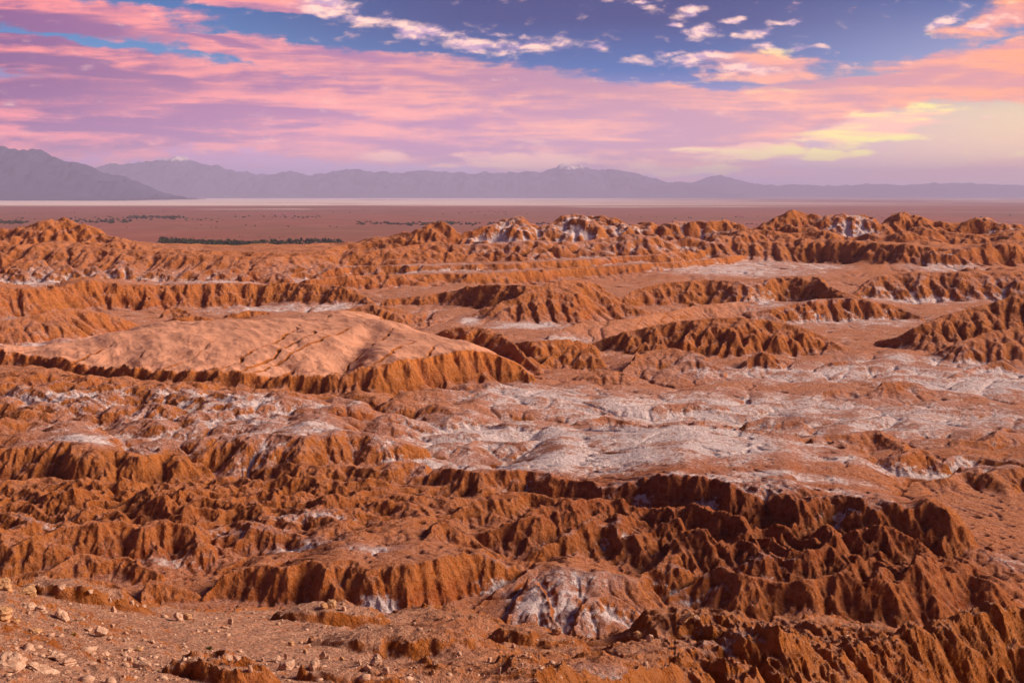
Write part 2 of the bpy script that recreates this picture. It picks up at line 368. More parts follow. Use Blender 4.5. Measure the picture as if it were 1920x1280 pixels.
# the ribbed hill
loft(L('1110,656,642 1180,668,622 1240,670,608 1300,672,598 1380,674,594 1440,672,600 1500,672,612 1560,672,640 1600,672,660 1632,674,670'), [0.62], back=0.25, k=1)
loft(L('940,668,646 1000,684,640 1060,680,638 1112,670,652'), [0.8], back=0.05, k=.6)
for (a, f_, c, w) in [(1040,690,657,28),(1070,690,645,30),(1098,692,650,34),(995,692,668,22),(1205,675,640,24),(1235,676,632,24),(1330,674,612,30),(1372,676,606,30),(1412,676,618,26),(1460,674,616,30),(1290,674,622,24)]:
    loft([(a - w, f_, f_ - 1), (a - w * .45, f_, c + (f_ - c) * .4), (a, f_, c), (a + w * .5, f_, c + (f_ - c) * .45), (a + w, f_, f_ - 1)], [0.75], back=0.5, k=.7, backlen=20, taper=6, btaper=20, sm=3)
loft(L('1165,708,695 1200,708,666 1260,708,655 1310,710,666 1355,706,696'), [0.3], back=0.2, k=1)
loft(L('1396,694,686 1412,694,662 1450,694,660 1466,692,684'), [0.9], back=0.2, k=.4)
loft(L('1488,688,682 1500,688,675 1512,688,682'), [0.8], back=0.2, k=.4)
loft(L('1545,690,684 1560,690,675 1600,690,675 1618,689,684'), [0.9], back=0.1, k=.4)
# right diagonal ridge
loft(L('1640,652,642 1700,667,625 1740,669,602 1800,671,582 1860,672,566 1920,674,548'), [0.55], back=0.35, k=1)
loft(L('1740,680,670 1800,690,640 1860,690,620 1920,692,612'), [0.5], back=0.3, k=1)
loft(L('1785,712,704 1830,710,690 1872,710,674 1902,708,700'), [0.6], back=0.3, k=.8)
# small mounds on the flats
loft(L('1528,752,744 1560,750,729 1590,750,733 1622,752,746'), [0.5], back=0.15, k=.5)
loft(L('1632,752,736 1660,754,720 1695,752,714 1745,748,734'), [0.35], back=0.1, k=.5)
loft(L('1085,715,708 1120,714,696 1160,714,700 1180,714,710'), [0.4], back=0.2, k=.5)
# left whitish slope
loft(L('0,840,712 60,840,708 100,840,716 200,842,736 400,852,756 520,850,760 620,840,766 700,825,780 760,812,792'), [0.17], back=0.10, k=1.5)
loft(L('0,775,722 60,775,724 120,775,735 150,775,750'), [0.3], back=0.1, k=1.5)
for (a, f_, c, w) in [(75,845,826,60),(170,850,830,60),(245,858,832,55),(310,860,836,50)]:
    loft([(a - w, f_, f_ - 1), (a - w * .5, f_, c + (f_ - c) * .25), (a, f_, c), (a + w * .5, f_, c + (f_ - c) * .3), (a + w, f_, f_ - 1)], [0.5], back=0.2, k=1.0)
loft(L('0,902,848 40,905,840 120,908,832 200,908,838 235,908,850 300,908,858 350,908,872 388,908,894'), [0.7], back=0.12, k=.8)
loft(L('340,880,864 400,892,832 440,898,822 560,898,815 640,895,814 720,880,820 800,860,830'), [0.5], back=0.06, k=.8)
loft(L('520,905,885 560,908,868 640,915,880 700,918,872 745,922,860 800,925,880 832,930,905'), [0.5], back=0.3, k=1.5)
# low ridges in the flats
for s in ['560,775,770 620,778,762 700,782,768 760,790,782', '660,830,824 740,828,814 800,830,820', '840,742,736 880,744,722 930,745,726 960,742,738', '760,790,784 830,792,776 900,795,784 940,800,794',
          '880,812,806 940,815,794 1000,816,800 1060,818,812', '860,850,842 920,852,830 1000,850,828 1080,850,838 1120,852,848', '1080,800,794 1130,800,784 1180,806,798', '1120,836,830 1180,836,818 1230,838,828',
          '1020,770,765 1080,772,760 1140,776,768', '1130,892,884 1180,890,870 1220,892,872 1270,895,888', '1190,885,876 1260,878,862 1330,876,856 1380,872,862', '1230,770,764 1300,768,756 1360,770,764', '1400,800,795 1440,800,786 1500,805,796',
          '1340,865,858 1400,860,838 1460,852,828 1540,846,820 1640,838,812 1700,846,826', '1500,880,872 1560,880,850 1600,884,862 1640,888,858 1680,892,872', '1600,900,890 1660,896,850 1700,898,838 1740,900,850 1780,896,880',
          '1380,905,898 1440,905,884 1500,908,888 1560,910,896', '1560,915,905 1620,916,892 1680,918,900 1740,918,905', '1760,880,872 1820,882,856 1880,884,862 1920,884,850', '1700,935,925 1760,935,908 1820,938,896 1880,938,888 1920,930,880',
          '1800,830,822 1860,832,812 1920,830,806','1300,935,928 1360,934,912 1440,934,904 1500,936,916', '1560,950,944 1610,950,926 1660,952,934']:
    loft(L(s), [0.38], back=0.2, k=.6)
# --- canyon rim
loft(L('820,930,904 850,935,886 900,936,887 1000,942,893 1060,950,897 1100,962,912 1150,980,918 1200,995,914 1280,1008,910 1340,1012,922 1400,1020,930 1480,1025,930 1500,1030,946 1560,1034,955 1640,1042,962 1700,1048,957 1740,1050,936 1790,1052,968 1822,1040,1000'), [.8], back=0.02, k=.6)
# rolling ridges of the left canyon field
for s, sl in [('0,938,918 60,934,908 110,930,900 170,928,906 280,936,920 360,935,914 440,932,916 490,940,932', .45),
          ('0,985,962 80,980,944 160,978,942 250,975,950 340,962,934 420,960,940 520,966,952', .42),
          ('200,985,976 280,990,958 312,995,962 360,1000,985 410,1010,1004', .5),
          ('0,1066,1012 60,1066,1004 130,1066,1000 210,1064,1004 300,1062,1008 360,1062,1018 410,1060,1040', .75),
          ('220,1000,994 290,1008,985 316,1012,962 350,1014,985 390,1016,1004', .6),
          ('400,1050,1036 470,1048,1004 520,1046,998 600,1046,1004 680,1046,1012 730,1048,1036', .5),
          ('470,942,932 540,945,916 640,945,912 720,940,910 775,945,924 830,950,940', .5),
          ('540,980,972 600,985,960 700,988,956 780,985,962 850,992,980', .45),
          ('740,1050,1030 780,1052,998 815,1052,974 850,1052,988 900,1050,1012 950,1052,1040', .65),
          ('820,975,965 880,978,946 940,975,930 1000,975,940 1060,985,936 1120,990,958 1160,992,980', .6),
          ('900,1030,1015 950,1035,992 1010,1035,968 1060,1030,955 1120,1030,958 1180,1035,972 1240,1040,1000', .65),
          ('1000,1062,1040 1060,1066,1018 1130,1066,1010 1200,1070,1012 1270,1075,1036', .6),
          ('1160,1040,1014 1230,1050,992 1300,1055,988 1350,1058,998 1420,1068,1020', .7),
          ('420,1075,1066 500,1078,1058 600,1076,1052 720,1070,1046 800,1064,1050', .5),
          ('0,1085,1078 80,1090,1062 150,1094,1052 230,1095,1060 300,1095,1075', .6)]:
    loft(L(s), [sl], back=0.35, k=.6)
# --- rugged right canyon
for s, sl in [('1230,1100,1080 1280,1100,1050 1330,1100,1034 1380,1102,1030 1430,1104,1048 1480,1105,1076', .65),
          ('1440,1095,1070 1500,1098,1048 1550,1100,1022 1600,1100,1040 1660,1104,1030 1700,1106,1018 1760,1106,1050 1820,1100,1076', .7),
          ('1260,1150,1130 1320,1150,1104 1370,1152,1080 1430,1154,1092 1480,1156,1110 1520,1158,1092 1570,1158,1076 1620,1158,1098', .75),
          ('1580,1150,1120 1640,1158,1084 1680,1160,1100 1720,1165,1066 1770,1165,1084 1800,1168,1100 1850,1165,1098 1880,1150,1120', .8),
          ('1180,1125,1105 1230,1130,1080 1290,1134,1078 1340,1136,1104', .8)]:
    loft(L(s), [sl], back=0.7, k=.5)
# smooth darker slope on the right
# long scarp in front
loft(L('390,1132,1118 430,1134,1086 480,1136,1070 560,1140,1066 650,1142,1058 700,1138,1062 760,1132,1046 850,1122,1040 900,1116,1046 960,1108,1070 1005,1105,1094'), [1.0], back=0.10, k=.5)
loft(L('80,1130,1120 120,1132,1090 160,1135,1092 200,1136,1110 250,1136,1122', ), [0.7], back=0.5, k=.5)
loft(L('270,1136,1120 290,1134,1085 330,1130,1088 380,1126,1105', ), [0.7], back=0.5, k=.5)
# white crusted mound
loft(L('890,1160,1148 950,1190,1112 1000,1195,1082 1060,1198,1068 1130,1196,1072 1200,1185,1088 1240,1165,1120'), [0.24], back=0.2, k=1)
loft(L('1090,1196,1150 1120,1196,1112 1150,1196,1108 1190,1190,1140'), [0.5], back=0.3, k=1.2)
loft(L('960,1190,1150 990,1192,1110 1020,1192,1116 1050,1195,1160'), [0.5], back=0.3, k=1.2)

# ------------------------------------------------------------------ foreground shelf: explicit distances
def rowi(lst):
    q = [(uT(px, py), y) for px, py, y in lst]
    u = [a[0][0] for a in q]
    return np.interp(LU, u, [a[1] for a in q]), np.interp(LU, u, [-a[0][1] * a[1] for a in q])
SH = [rowi([(-800, 2400, 4), (960, 2400, 4), (2800, 2400, 4)]),
      rowi([(-800, 1500, 20), (0, 1560, 20), (500, 1560, 24), (1000, 1500, 31), (1150, 1420, 46), (1280, 1345, 60), (1440, 1330, 63.5), (1600, 1335, 66.5), (1680, 1335, 70), (1800, 1345, 74), (1920, 1345, 76), (2800, 1340, 78)]),
      rowi([(-900, 1130, 33), (-300, 1200, 31), (0, 1270, 31), (250, 1290, 34), (500, 1290, 38), (1000, 1285, 44), (1150, 1275, 54), (1280, 1262, 63), (1440, 1246, 67), (1560, 1240, 70), (1620, 1222, 73), (1700, 1188, 77), (1800, 1166, 80), (1900, 1152, 82), (2800, 1140, 84)]),
      rowi([(-900, 1000, 46), (-300, 1090, 46), (0, 1150, 46), (250, 1210, 47), (500, 1230, 51), (700, 1235, 55), (1000, 1240, 57), (1300, 1232, 70), (1440, 1228, 74), (1560, 1228, 77), (1700, 1225, 81), (1800, 1215, 85), (1920, 1215, 87), (2800, 1190, 90)]),
      rowi([(-900, 960, 62), (-200, 1060, 62), (0, 1090, 62), (60, 1108, 64), (150, 1122, 67), (300, 1140, 74), (500, 1142, 82), (700, 1150, 86), (860, 1150, 88), (960, 1182, 82), (1100, 1196, 80), (1250, 1176, 84), (1340, 1168, 87), (1440, 1190, 86), (1500, 1170, 90), (1560, 1156, 93), (1640, 1172, 92), (1690, 1195, 90), (1800, 1200, 92), (2800, 1180, 95)])]
def shelf(u, y):
    f = (u - LU[0]) / (LU[1] - LU[0]); f = np.clip(f, 0, len(LU) - 1.001); i = f.astype(np.int64); f = f - i
    g = lambda arr: arr[i] * (1 - f) + arr[i + 1] * f
    out = np.interp(y, [-60, 0, 4], [-1.5, -1.7, -4.0]) + 0 * u
    yp, zp = g(SH[0][0]), g(SH[0][1])
    for a, b in SH[1:]:
        yn, zn = g(a), g(b); m = (y >= yp)
        t = (y - yp) / (yn - yp)
        out = np.where(m, zp + (zn - zp) * t, out)
        yp, zp = yn, zn
    m = y > yp
    return np.where(m, zp - (y - yp) * 0.85, out), np.where(m, y - yp, 0.0)
near = Y < 160
ysh = Y * (1 + fbm(X / 20, Y / 14, 4, 31) * 0.035)
zs_, cut = shelf(U + fbm(X / 9, Y / 9, 3, 32) * 0.006, ysh)
onshelf = (zs_ > Z) & near
rockband = smooth(fbm(X / 9 + 0.3 * Y / 9, Y / 3.5, 4, 33), -0.05, 0.25)
lum = fbm(X / 8, Y / 5, 5, 34) * 2.3 + fbm(X / 2.6, Y / 1.8, 5, 35, 0.55, True) * 0.42 * rockband * smooth(U, -0.42, 0.0)
leftsand = smooth(U, 0.0, -0.25)
zs_ = zs_ + np.where(near, lum * (1 - 0.75 * leftsand) * smooth(Y, 20, 45), 0)
zs_ = zs_ + np.where(near, (fbm(X / 3.4 + Y / 9, Y / 9, 5, 36, 0.55, True) - .35) * 2.0 * smooth(U, 0.10, 0.22) * smooth(Y, 52, 60) * smooth(Y, 92, 80), 0)
Z = np.where(near, smax(zs_, Z, 0.8), Z)
# shelf relief: overhanging orange bank bottom right and hummocks
def bump(px, py, y, rx, ry, h, p=2.0, dust=0):
    """an oval hump standing on the ground"""
    global Z, DUST
    u, T = uT(px, py); cx = u * y
    d = np.sqrt(((X - cx) / rx) ** 2 + ((Y - y) / ry) ** 2)
    d = d * (1 + 0.25 * fbm(X / (rx * .8), Y / (rx * .8), 3, int(px)))
    g = np.clip(1 - d ** p, 0, 1)
    Z = Z + h * g
    return g
bump(385, 1278, 39, 1.5, 0.9, 0.7, 3)
bump(440, 1280, 38, 1.5, 0.8, 0.6, 3)
bump(700, 1290, 41, 3.0, 1.0, 0.6, 3)
bump(150, 1128, 64, 3.6, 2.0, 1.2, 3)
bump(620, 1160, 74, 4.0, 2.5, 1.3, 3)
bump(760, 1205, 60, 5.5, 3.5, 1.3, 2)
bump(1010, 1200, 68, 3.2, 2.4, 1.4, 3)
bump(1300, 1180, 74, 4.5, 3.0, 2.2, 2)
bump(1400, 1200, 70, 5.0, 3.0, 1.2, 3)
print('authored', round(time.time() - _t0, 1), flush=True)

# ------------------------------------------------------------------ roughness fields and gullies
REL = np.clip((Z - base) / 9.0, 0, 1)
flats = 1 - REL
isnear = smooth(Y, 95, 70) * (cut < 1)
# billowy hummocks on the flats
def zone(px, py, rx, ry, y=None):
    u, T = uT(px, py); yy = footY(T) if y is None else y
    u1, T1 = uT(px, py - ry); u2, T2 = uT(px, py + ry)
    a = abs(footY(T1) - footY(T2)) / 2
    d = ((X - u * yy) / (rx / F * yy)) ** 2 + ((Y - yy) / max(a, 1)) ** 2
    return np.exp(-d * 1.1).astype(f4)
hum = np.clip(0.75 - worley(X / 14 + fbm(X / 20, Y / 20, 2, 41), Y / 9 + fbm(X / 20, Y / 20, 2, 42), 43), -0.3, 1)
Z = Z + hum * (4.0 - 2.2 * smooth(U, -0.12, 0.05)) * flats * smooth(Y, 230, 270) * smooth(Y, 480, 330) * (1 - 0.7 * zone(1500, 715, 420, 45))
farz = smooth(Y, 780, 900) * smooth(Y, 1350, 1200)
con = np.clip(1 - 1.25 * worley(X / 42 + fbm(X / 50, Y / 50, 3, 44), Y / 30 + fbm(X / 50, Y / 50, 3, 45), 46), 0, 1)
lowk = smooth(U, -0.37, -0.31) * smooth(U, -0.10, -0.16)
con = 0.5 * con + 0.75 * fbm(X / 55 + Y / 90, Y / 40, 6, 49, 0.6, True)
Z = Z + farz * (con - 0.45) * 15.0 * smooth(-(Z), 70, 40) * (1 - 0.75 * lowk) - lowk * farz * 6.0
rug = zone(1550, 1070, 330, 85) + 0.5 * zone(1200, 1010, 260, 50) + 0.25 * zone(500, 980, 600, 70); rug = np.clip(rug, 0, 1) * (1 - onshelf)
Z = Z + rug * (0.7 * (fbm(X / 17 - Y / 40, Y / 17, 5, 47, 0.55, True) - 0.35) + 0.5 * (fbm(X / 8 + Y / 20, Y / 24, 4, 50, 0.55, True) - .35)) * 8.5
lft = np.maximum(zone(300, 970, 620, 70), 0.7 * zone(200, 780, 480, 50)) * (1 - onshelf)
Z = Z + lft * (fbm(X / 15, Y / 10, 5, 48, 0.55, True) - 0.3) * 6.5

def blur(a, n):
    n = max(1, int(round(n * QUAL)))
    for ax in (0, 1):
        c = np.cumsum(np.concatenate([np.repeat(np.take(a, [0], ax), n + 1, ax), a, np.repeat(np.take(a, [-1], ax), n, ax)], ax), ax)
        m = a.shape[ax]
        sl1 = [slice(None)] * 2; sl2 = [slice(None)] * 2
        sl1[ax] = slice(2 * n + 1, 2 * n + 1 + m); sl2[ax] = slice(0, m)
        a = (c[tuple(sl1)] - c[tuple(sl2)]) / (2 * n + 1)
    return a
def grad(z):
    zu = np.gradient(z, axis=1) / (ul[1] - ul[0]); zy = np.gradient(z, axis=0) / np.gradient(yl)[:, None]
    gx = zu / Y
    return gx, zy - gx * U
def gully(cell, amp, seed, blurn, smin=0.10, smaxx=0.7, wfreq=1.0):
    """branching run-off channels that follow the fall of the ground"""
    gx, gy = grad(blur(Z, blurn))
    s = np.hypot(gx, gy) + 1e-5
    ang = 0.5 * fbm(X / (cell * 2.5), Y / (cell * 2.5), 2, seed + 5)
    nx, ny = -gy / s, gx / s
    ca, sa = np.cos(ang), np.sin(ang)
    nx, ny = nx * ca - ny * sa, nx * sa + ny * ca
    px = X / cell; py = Y / cell
    fx = np.floor(px); fy = np.floor(py); ix = fx.astype(np.int64); iy = fy.astype(np.int64)
    px = (px - fx).astype(f4); py = (py - fy).astype(f4); nx = nx.astype(f4); ny = ny.astype(f4)
    va = np.zeros(px.shape, f4); wt = np.zeros(px.shape, f4)
    for i in (-1, 0, 1, 2):
        for j in (-1, 0, 1, 2):
            h = _hash(ix + i, iy + j, seed)
            qx = px - (i - 0.5 + _H1[h] * 0.9); qy = py - (j - 0.5 + _H2[h] * 0.9)
            w = np.exp(-2.0 * (qx * qx + qy * qy))
            va += w * np.cos((qx * nx + qy * ny) * (6.2832 * wfreq) + _G[h] * 0.15); wt += w
    va = va / wt
    fade = smooth(cell / (Y * 0.0022), 1.0, 3.0)
    k = smooth(s, smin, smaxx)
    sharp = 0.55 - np.sqrt(np.clip(0.5 - 0.5 * va, 0, 1) + 0.01)
    rnd = np.sqrt(np.clip(0.5 + 0.5 * va, 0, 1) + 0.004) - 0.62
    sm_ = rug if cell > 2 else 0.5
    return (sharp * sm_ + rnd * (1 - sm_)) * amp * cell * k * fade, k
dustk = 1 - 0.93 * np.clip(DUST, 0, 1)
shk = 1 - 0.75 * np.where(near & (cut <= 0) & onshelf, 1, 0) * smooth(U, 0.20, 0.13)
shk = shk * (1 - 0.3 * lft)
for cell, amp, sd, bn in [(26, .40, 61, 14), (13, .42, 62, 9), (6.5, .36, 63, 6), (3.2, .26, 64, 4), (1.6, .18, 65, 3)]:
    if cell > 10: am = smooth(Y, 420, 700)
    elif cell > 5: am = smooth(Y, 150, 280)
    else: am = 1.0
    g, k = gully(cell, amp, sd, bn)
    Z = Z + g * am * dustk * shk
# --- running water: many drops roll down the fall line and cut where their paths join
FLOW = np.zeros_like(Z, dtype=f4)
def bil(a, r, c):
    i = np.clip(r.astype(np.int32), 0, a.shape[0] - 2); j = np.clip(c.astype(np.int32), 0, a.shape[1] - 2)
    f = np.clip(r - i, 0, 1); g = np.clip(c - j, 0, 1)
    return a[i, j] * (1 - f) * (1 - g) + a[i + 1, j] * f * (1 - g) + a[i, j + 1] * (1 - f) * g + a[i + 1, j + 1] * f * g
def drainage(x0, x1, y0, y1, cell, rounds, n, steps, K, seed, fade=25.0):
    global Z
    gxs = np.arange(x0, x1, cell); gys = np.arange(y0, y1, cell)
    GX, GY = np.meshgrid(gxs, gys)
    rr = np.interp(GY, yl, np.arange(NR)); cc = np.interp(GX / GY, ul, np.arange(NC))
    H = bil(Z, rr, cc); H0 = H.copy(); soft = 1 - 0.85 * np.clip(bil(DUST, rr, cc), 0, 1)
    nr, nc = H.shape; rg = np.random.RandomState(seed); acc = np.zeros(nr * nc)
    for q in range(rounds):
        gy, gx = np.gradient(H, cell)
        gxf = gx.astype(f4); gyf = gy.astype(f4)
        px = rg.uniform(1, nc - 2, n).astype(f4); py = rg.uniform(1, nr - 2, n).astype(f4)
        dx = np.zeros(n, f4); dy = np.zeros(n, f4); cnt = np.zeros(nr * nc)
        for k in range(steps):
            i = py.astype(np.int32); j = px.astype(np.int32)
            a = gxf[i, j]; b = gyf[i, j]
            dx = dx * 0.35 - a; dy = dy * 0.35 - b
            l = np.sqrt(dx * dx + dy * dy) + 1e-4
            cnt += np.bincount(i * nc + j, minlength=nr * nc)
            st = np.minimum(1.0, l * 14)
            px = px + dx / l * st; py = py + dy / l * st
            ok = (px > 1) & (px < nc - 2) & (py > 1) & (py < nr - 2) & (l > 0.02)
            px = px[ok]; py = py[ok]; dx = dx[ok]; dy = dy[ok]
            if len(px) < 100: break
        acc = acc * 0.6 + cnt
        A = acc.reshape(nr, nc); A = A / A.mean()
        A = np.minimum(A, 22)
        sl = np.hypot(gx, gy)
        cut_ = K * cell * np.sqrt(A) * sl / (sl + 0.25) * soft
        H = H - cut_ + cut_.mean()
        # slumping of over-steep walls
        for _ in range(1):
            Lp = (np.roll(H, 1, 0) + np.roll(H, -1, 0) + np.roll(H, 1, 1) + np.roll(H, -1, 1)) / 4 - H
            H = H + np.where(np.abs(Lp) > 0.38 * cell, Lp * 0.4, Lp * 0.035)
    d = H - H0
    D = bil(d, (Y - y0) / cell, (X - x0) / cell); Fm = bil(np.log1p(A), (Y - y0) / cell, (X - x0) / cell)
    m = smooth(Y, y0, y0 + fade) * smooth(Y, y1, y1 - fade) * smooth(X, x0, x0 + fade) * smooth(X, x1, x1 - fade)
    m = m * (1 - 0.8 * (onshelf & (cut <= 0) & (U < 0.15)))
    Z = Z + D * m
    np.maximum(FLOW, (Fm * m).astype(f4), out=FLOW)
drainage(-125, 125, 46, 250, 0.3, 26, 60000, 110, 0.085, 1, 12)
drainage(-280, 280, 225, 520, 0.55, 26, 60000, 110, 0.080, 2, 25)
drainage(-700, 700, 480, 1350, 1.5, 20, 60000, 80, 0.090, 3, 40)
for cell, amp, sd, bn in [(5.5, .15, 84, 4), (2.6, .22, 81, 3), (1.3, .20, 82, 2), (0.7, .14, 83, 1)]:
    g, k = gully(cell, amp, sd, bn, 0.25, 0.75)
    Z = Z + g * dustk * (smooth(Y, 350, 520) if cell > 5 else 1.0)
gx_, gy_ = grad(blur(Z, 3)); stp = smooth(np.hypot(gx_, gy_), 0.25, 0.8)
Z = Z + stp * dustk * smooth(Y, 420, 260) * ((fbm(X / 2.6 + Z / 6, Y / 2.6, 5, 85, 0.6, True) - 0.4) * 0.75)
Z = Z + stp * dustk * smooth(Y, 260, 500) * ((fbm(X / 8 + Z / 10, Y / 8, 4, 86, 0.6, True) - 0.4) * 2.2)
print('drained', round(time.time() - _t0, 1), flush=True)
# long thin rills on the smooth mound
rill = np.abs(perlin((X - 0.28 * Y) / 11 + fbm(X / 20, Y / 20, 4, 71) * 0.8, Y / 150, 72))
gx_, gy_ = grad(blur(Z, 5))
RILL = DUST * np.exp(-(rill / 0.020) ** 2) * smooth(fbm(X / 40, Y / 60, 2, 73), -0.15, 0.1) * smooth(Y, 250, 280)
Z = Z - RILL * 0.9
Z = Z + DUST * (fbm(X / 36 + Y / 60, Y / 44, 4, 74) * 4.2 + (fbm(X / 16 + Y / 40, Y / 60, 4, 77, 0.5, True) - .4) * 1.1) - DUST * (zone(668, 660, 34, 30, 350) * 2.4 + zone(745, 645, 60, 14, 372) * 1.6)
# all-over roughness
Z = Z + fbm(X / 3.0, Y / 3.0, 4, 75) * 0.30 * np.clip(0.3 + REL, 0, 1) * dustk * smooth(Y, 30, 120)
Z = Z + fbm(X / 0.9, Y / 0.9, 3, 76) * 0.10 * smooth(Y, 130, 80)
print('eroded', round(time.time() - _t0, 1), flush=True)

# ------------------------------------------------------------------ where salt crust lies (world-space patches)
def hit(px, py, ymin=18):
    u, T = uT(px, py)
    ci = np.clip((u + UM) / (2 * UM) * (NC - 1), 0, NC - 1.001); c = int(ci)
    z = Z[:, c]
    s = z + T * yl
    idx = np.where((s > 0) & (yl > ymin))[0]
    if len(idx) == 0: return u * 1000, 1000.0, -50
    i = idx[0]
    return u * yl[i], yl[i], z[i]
SALT = (0.16 * smooth(Y, 245, 290) * smooth(Y, 900, 600) * (1 - 0.7 * np.clip((Z - base) / 12, 0, 1)) * (1 - np.clip(DUST, 0, 1))).astype(f4)
def salt(px, py, rx, ry, s, ymin=18, dmax=999):
    global SALT
    x, y, z = hit(px, py, ymin)
    _, T = uT(px, py)
    dep = max(ry / F * y * (1 + T * T) / max(T, 0.02), 1.5)
    dep = min(dep, 120 if y < 600 else (60 if py > 440 else 12)) if dmax == 999 else dmax
    d = ((X - x) / (rx / F * y)) ** 2 + ((Y - y) / dep) ** 2
    SALT = np.maximum(SALT, (np.exp(-d * 0.9) * s * (1.32 if 680 < py < 900 else 1.05)).astype(f4))
for a in [(1000, 740, 140, 22, .8), (950, 820, 220, 30, .9), (1050, 860, 250, 22, 1.0), (1250, 800, 260, 45, .85), (1150, 760, 200, 25, .75), (1380, 770, 300, 30, .7), (1700, 780, 300, 30, .6), (1850, 725, 170, 16, .9), (1560, 700, 330, 12, .55), (1690, 672, 120, 6, .7), (1860, 690, 60, 16, .9), (1350, 840, 120, 12, 1.0),
          (120, 740, 180, 10, .7), (420, 750, 300, 14, .7), (450, 780, 250, 30, .5), (190, 825, 130, 14, .9), (600, 800, 250, 20, .6), (300, 800, 250, 20, .4), (780, 860, 80, 20, .6), (480, 860, 60, 14, .5),
          (1430, 905, 200, 8, .9), (1350, 922, 130, 6, .8), (1700, 885, 200, 8, .8), (1600, 940, 80, 9, .9), (1500, 895, 120, 8, .7), (1850, 870, 100, 8, .7), (1300, 890, 150, 12, .8),
          (480, 978, 80, 7, .9), (600, 968, 80, 5, .7), (100, 990, 90, 7, .7), (560, 1028, 70, 7, .7), (700, 1030, 60, 7, .7), (340, 1055, 60, 5, .7), (1090, 1000, 80, 8, .6), (1170, 1000, 30, 8, .8),
          (1060, 1084, 110, 12, .8), (1050, 1114, 60, 20, .7), (1130, 1140, 80, 20, .8), (1050, 1165, 70, 14, .6), (930, 1085, 60, 12, .8), (710, 1134, 75, 7, .85), (1010, 1130, 60, 25, .9), (1260, 1075, 40, 6, .8), (1440, 1050, 60, 12, .6), (1300, 1105, 60, 10, .7),
          (990, 610, 70, 5, 1.0), (880, 600, 20, 6, .9), (1060, 636, 50, 4, .8), (1380, 508, 140, 8, .75), (1400, 495, 120, 6, .6), (1540, 500, 50, 6, .6), (1780, 503, 80, 4, .6), (1700, 565, 140, 6, .6), (1880, 560, 60, 6, .55), (1560, 590, 160, 12, .5), (1430, 565, 60, 6, .7), (1640, 600, 100, 10, .5),
          (200, 520, 260, 10, .7), (60, 525, 100, 8, .7), (420, 528, 150, 7, .7), (600, 510, 120, 10, .45), (500, 580, 110, 5, .8), (620, 578, 60, 4, .8), (60, 645, 120, 10, .6),
          (800, 505, 200, 8, .45), (1150, 480, 200, 10, .4), (940, 444, 60, 6, .9), (1095, 419, 50, 4, 1.2), (1010, 437, 30, 5, .8), (1190, 428, 25, 3, .9), (1585, 415, 40, 5, 1.6), (1310, 424, 50, 4, .9), (1280, 470, 120, 10, .45), (1880, 430, 30, 3, .8),
          (100, 1085, 50, 6, .6), (240, 1112, 20, 8, .6), (1130, 1265, 140, 8, .5), (1380, 1200, 120, 12, .35), (1900, 1050, 60, 20, .3)]:
    salt(*a)
DARK = np.clip(rug * 1.25 + 0.8 * zone(1250, 950, 500, 60) * (REL > 0.25), 0, 1)  # redder canyon rock, coloured darker still to stand in for shade
fl = np.clip((FLOW - 0.75) / 1.2, -0.6, 1)
for a in [(1592, 413, 40, 6, 1.5, 18, 30), (1085, 420, 46, 5, 1.4, 18, 30), (1170, 430, 26, 4, 1.0, 18, 30), (950, 447, 60, 6, 1.2, 18, 40), (900, 452, 40, 5, 1.1, 18, 40)]: salt(*a)
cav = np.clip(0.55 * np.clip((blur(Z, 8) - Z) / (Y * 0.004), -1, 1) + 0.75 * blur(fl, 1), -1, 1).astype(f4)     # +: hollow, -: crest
gx_, gy_ = grad(Z)
slope = np.hypot(gx_, gy_).astype(f4)

# ------------------------------------------------------------------ mesh helpers
def grid_mesh(name, xs, ys, zs, mat, attrs=None, keep=None, nrm=None):
    nr, nc = xs.shape
    co = np.stack([xs, ys, zs], -1).reshape(-1, 3).astype(f4)
    idx = np.arange(nr * nc).reshape(nr, nc)
    q = np.stack([idx[:-1, :-1], idx[:-1, 1:], idx[1:, 1:], idx[1:, :-1]], -1).reshape(-1, 4)
    if keep is not None: q = q[keep.reshape(-1)]
    used = np.zeros(nr * nc, bool); used[q.reshape(-1)] = True
    remap = np.cumsum(used) - 1; q = remap[q]; co = co[used]
    me = bpy.data.meshes.new(name)
    me.vertices.add(len(co)); me.vertices.foreach_set('co', co.reshape(-1))
    me.loops.add(q.size); me.loops.foreach_set('vertex_index', q.reshape(-1).astype(np.int32))
    me.polygons.add(len(q)); me.polygons.foreach_set('loop_start', np.arange(0, q.size, 4, dtype=np.int32))
    me.update(calc_edges=True)
    me.polygons.foreach_set('use_smooth', np.ones(len(q), bool))
    if attrs is not None:
        at = me.color_attributes.new('ground', 'FLOAT_COLOR', 'POINT')
        at.data.foreach_set('color', attrs.reshape(-1, 4)[used].astype(f4).reshape(-1))
    if nrm is not None: me.normals_split_custom_set_from_vertices(nrm.reshape(-1, 3)[used].astype(f4))
    me.materials.append(mat)
    o = bpy.data.objects.new(name, me); C.objects.link(o)
    return o

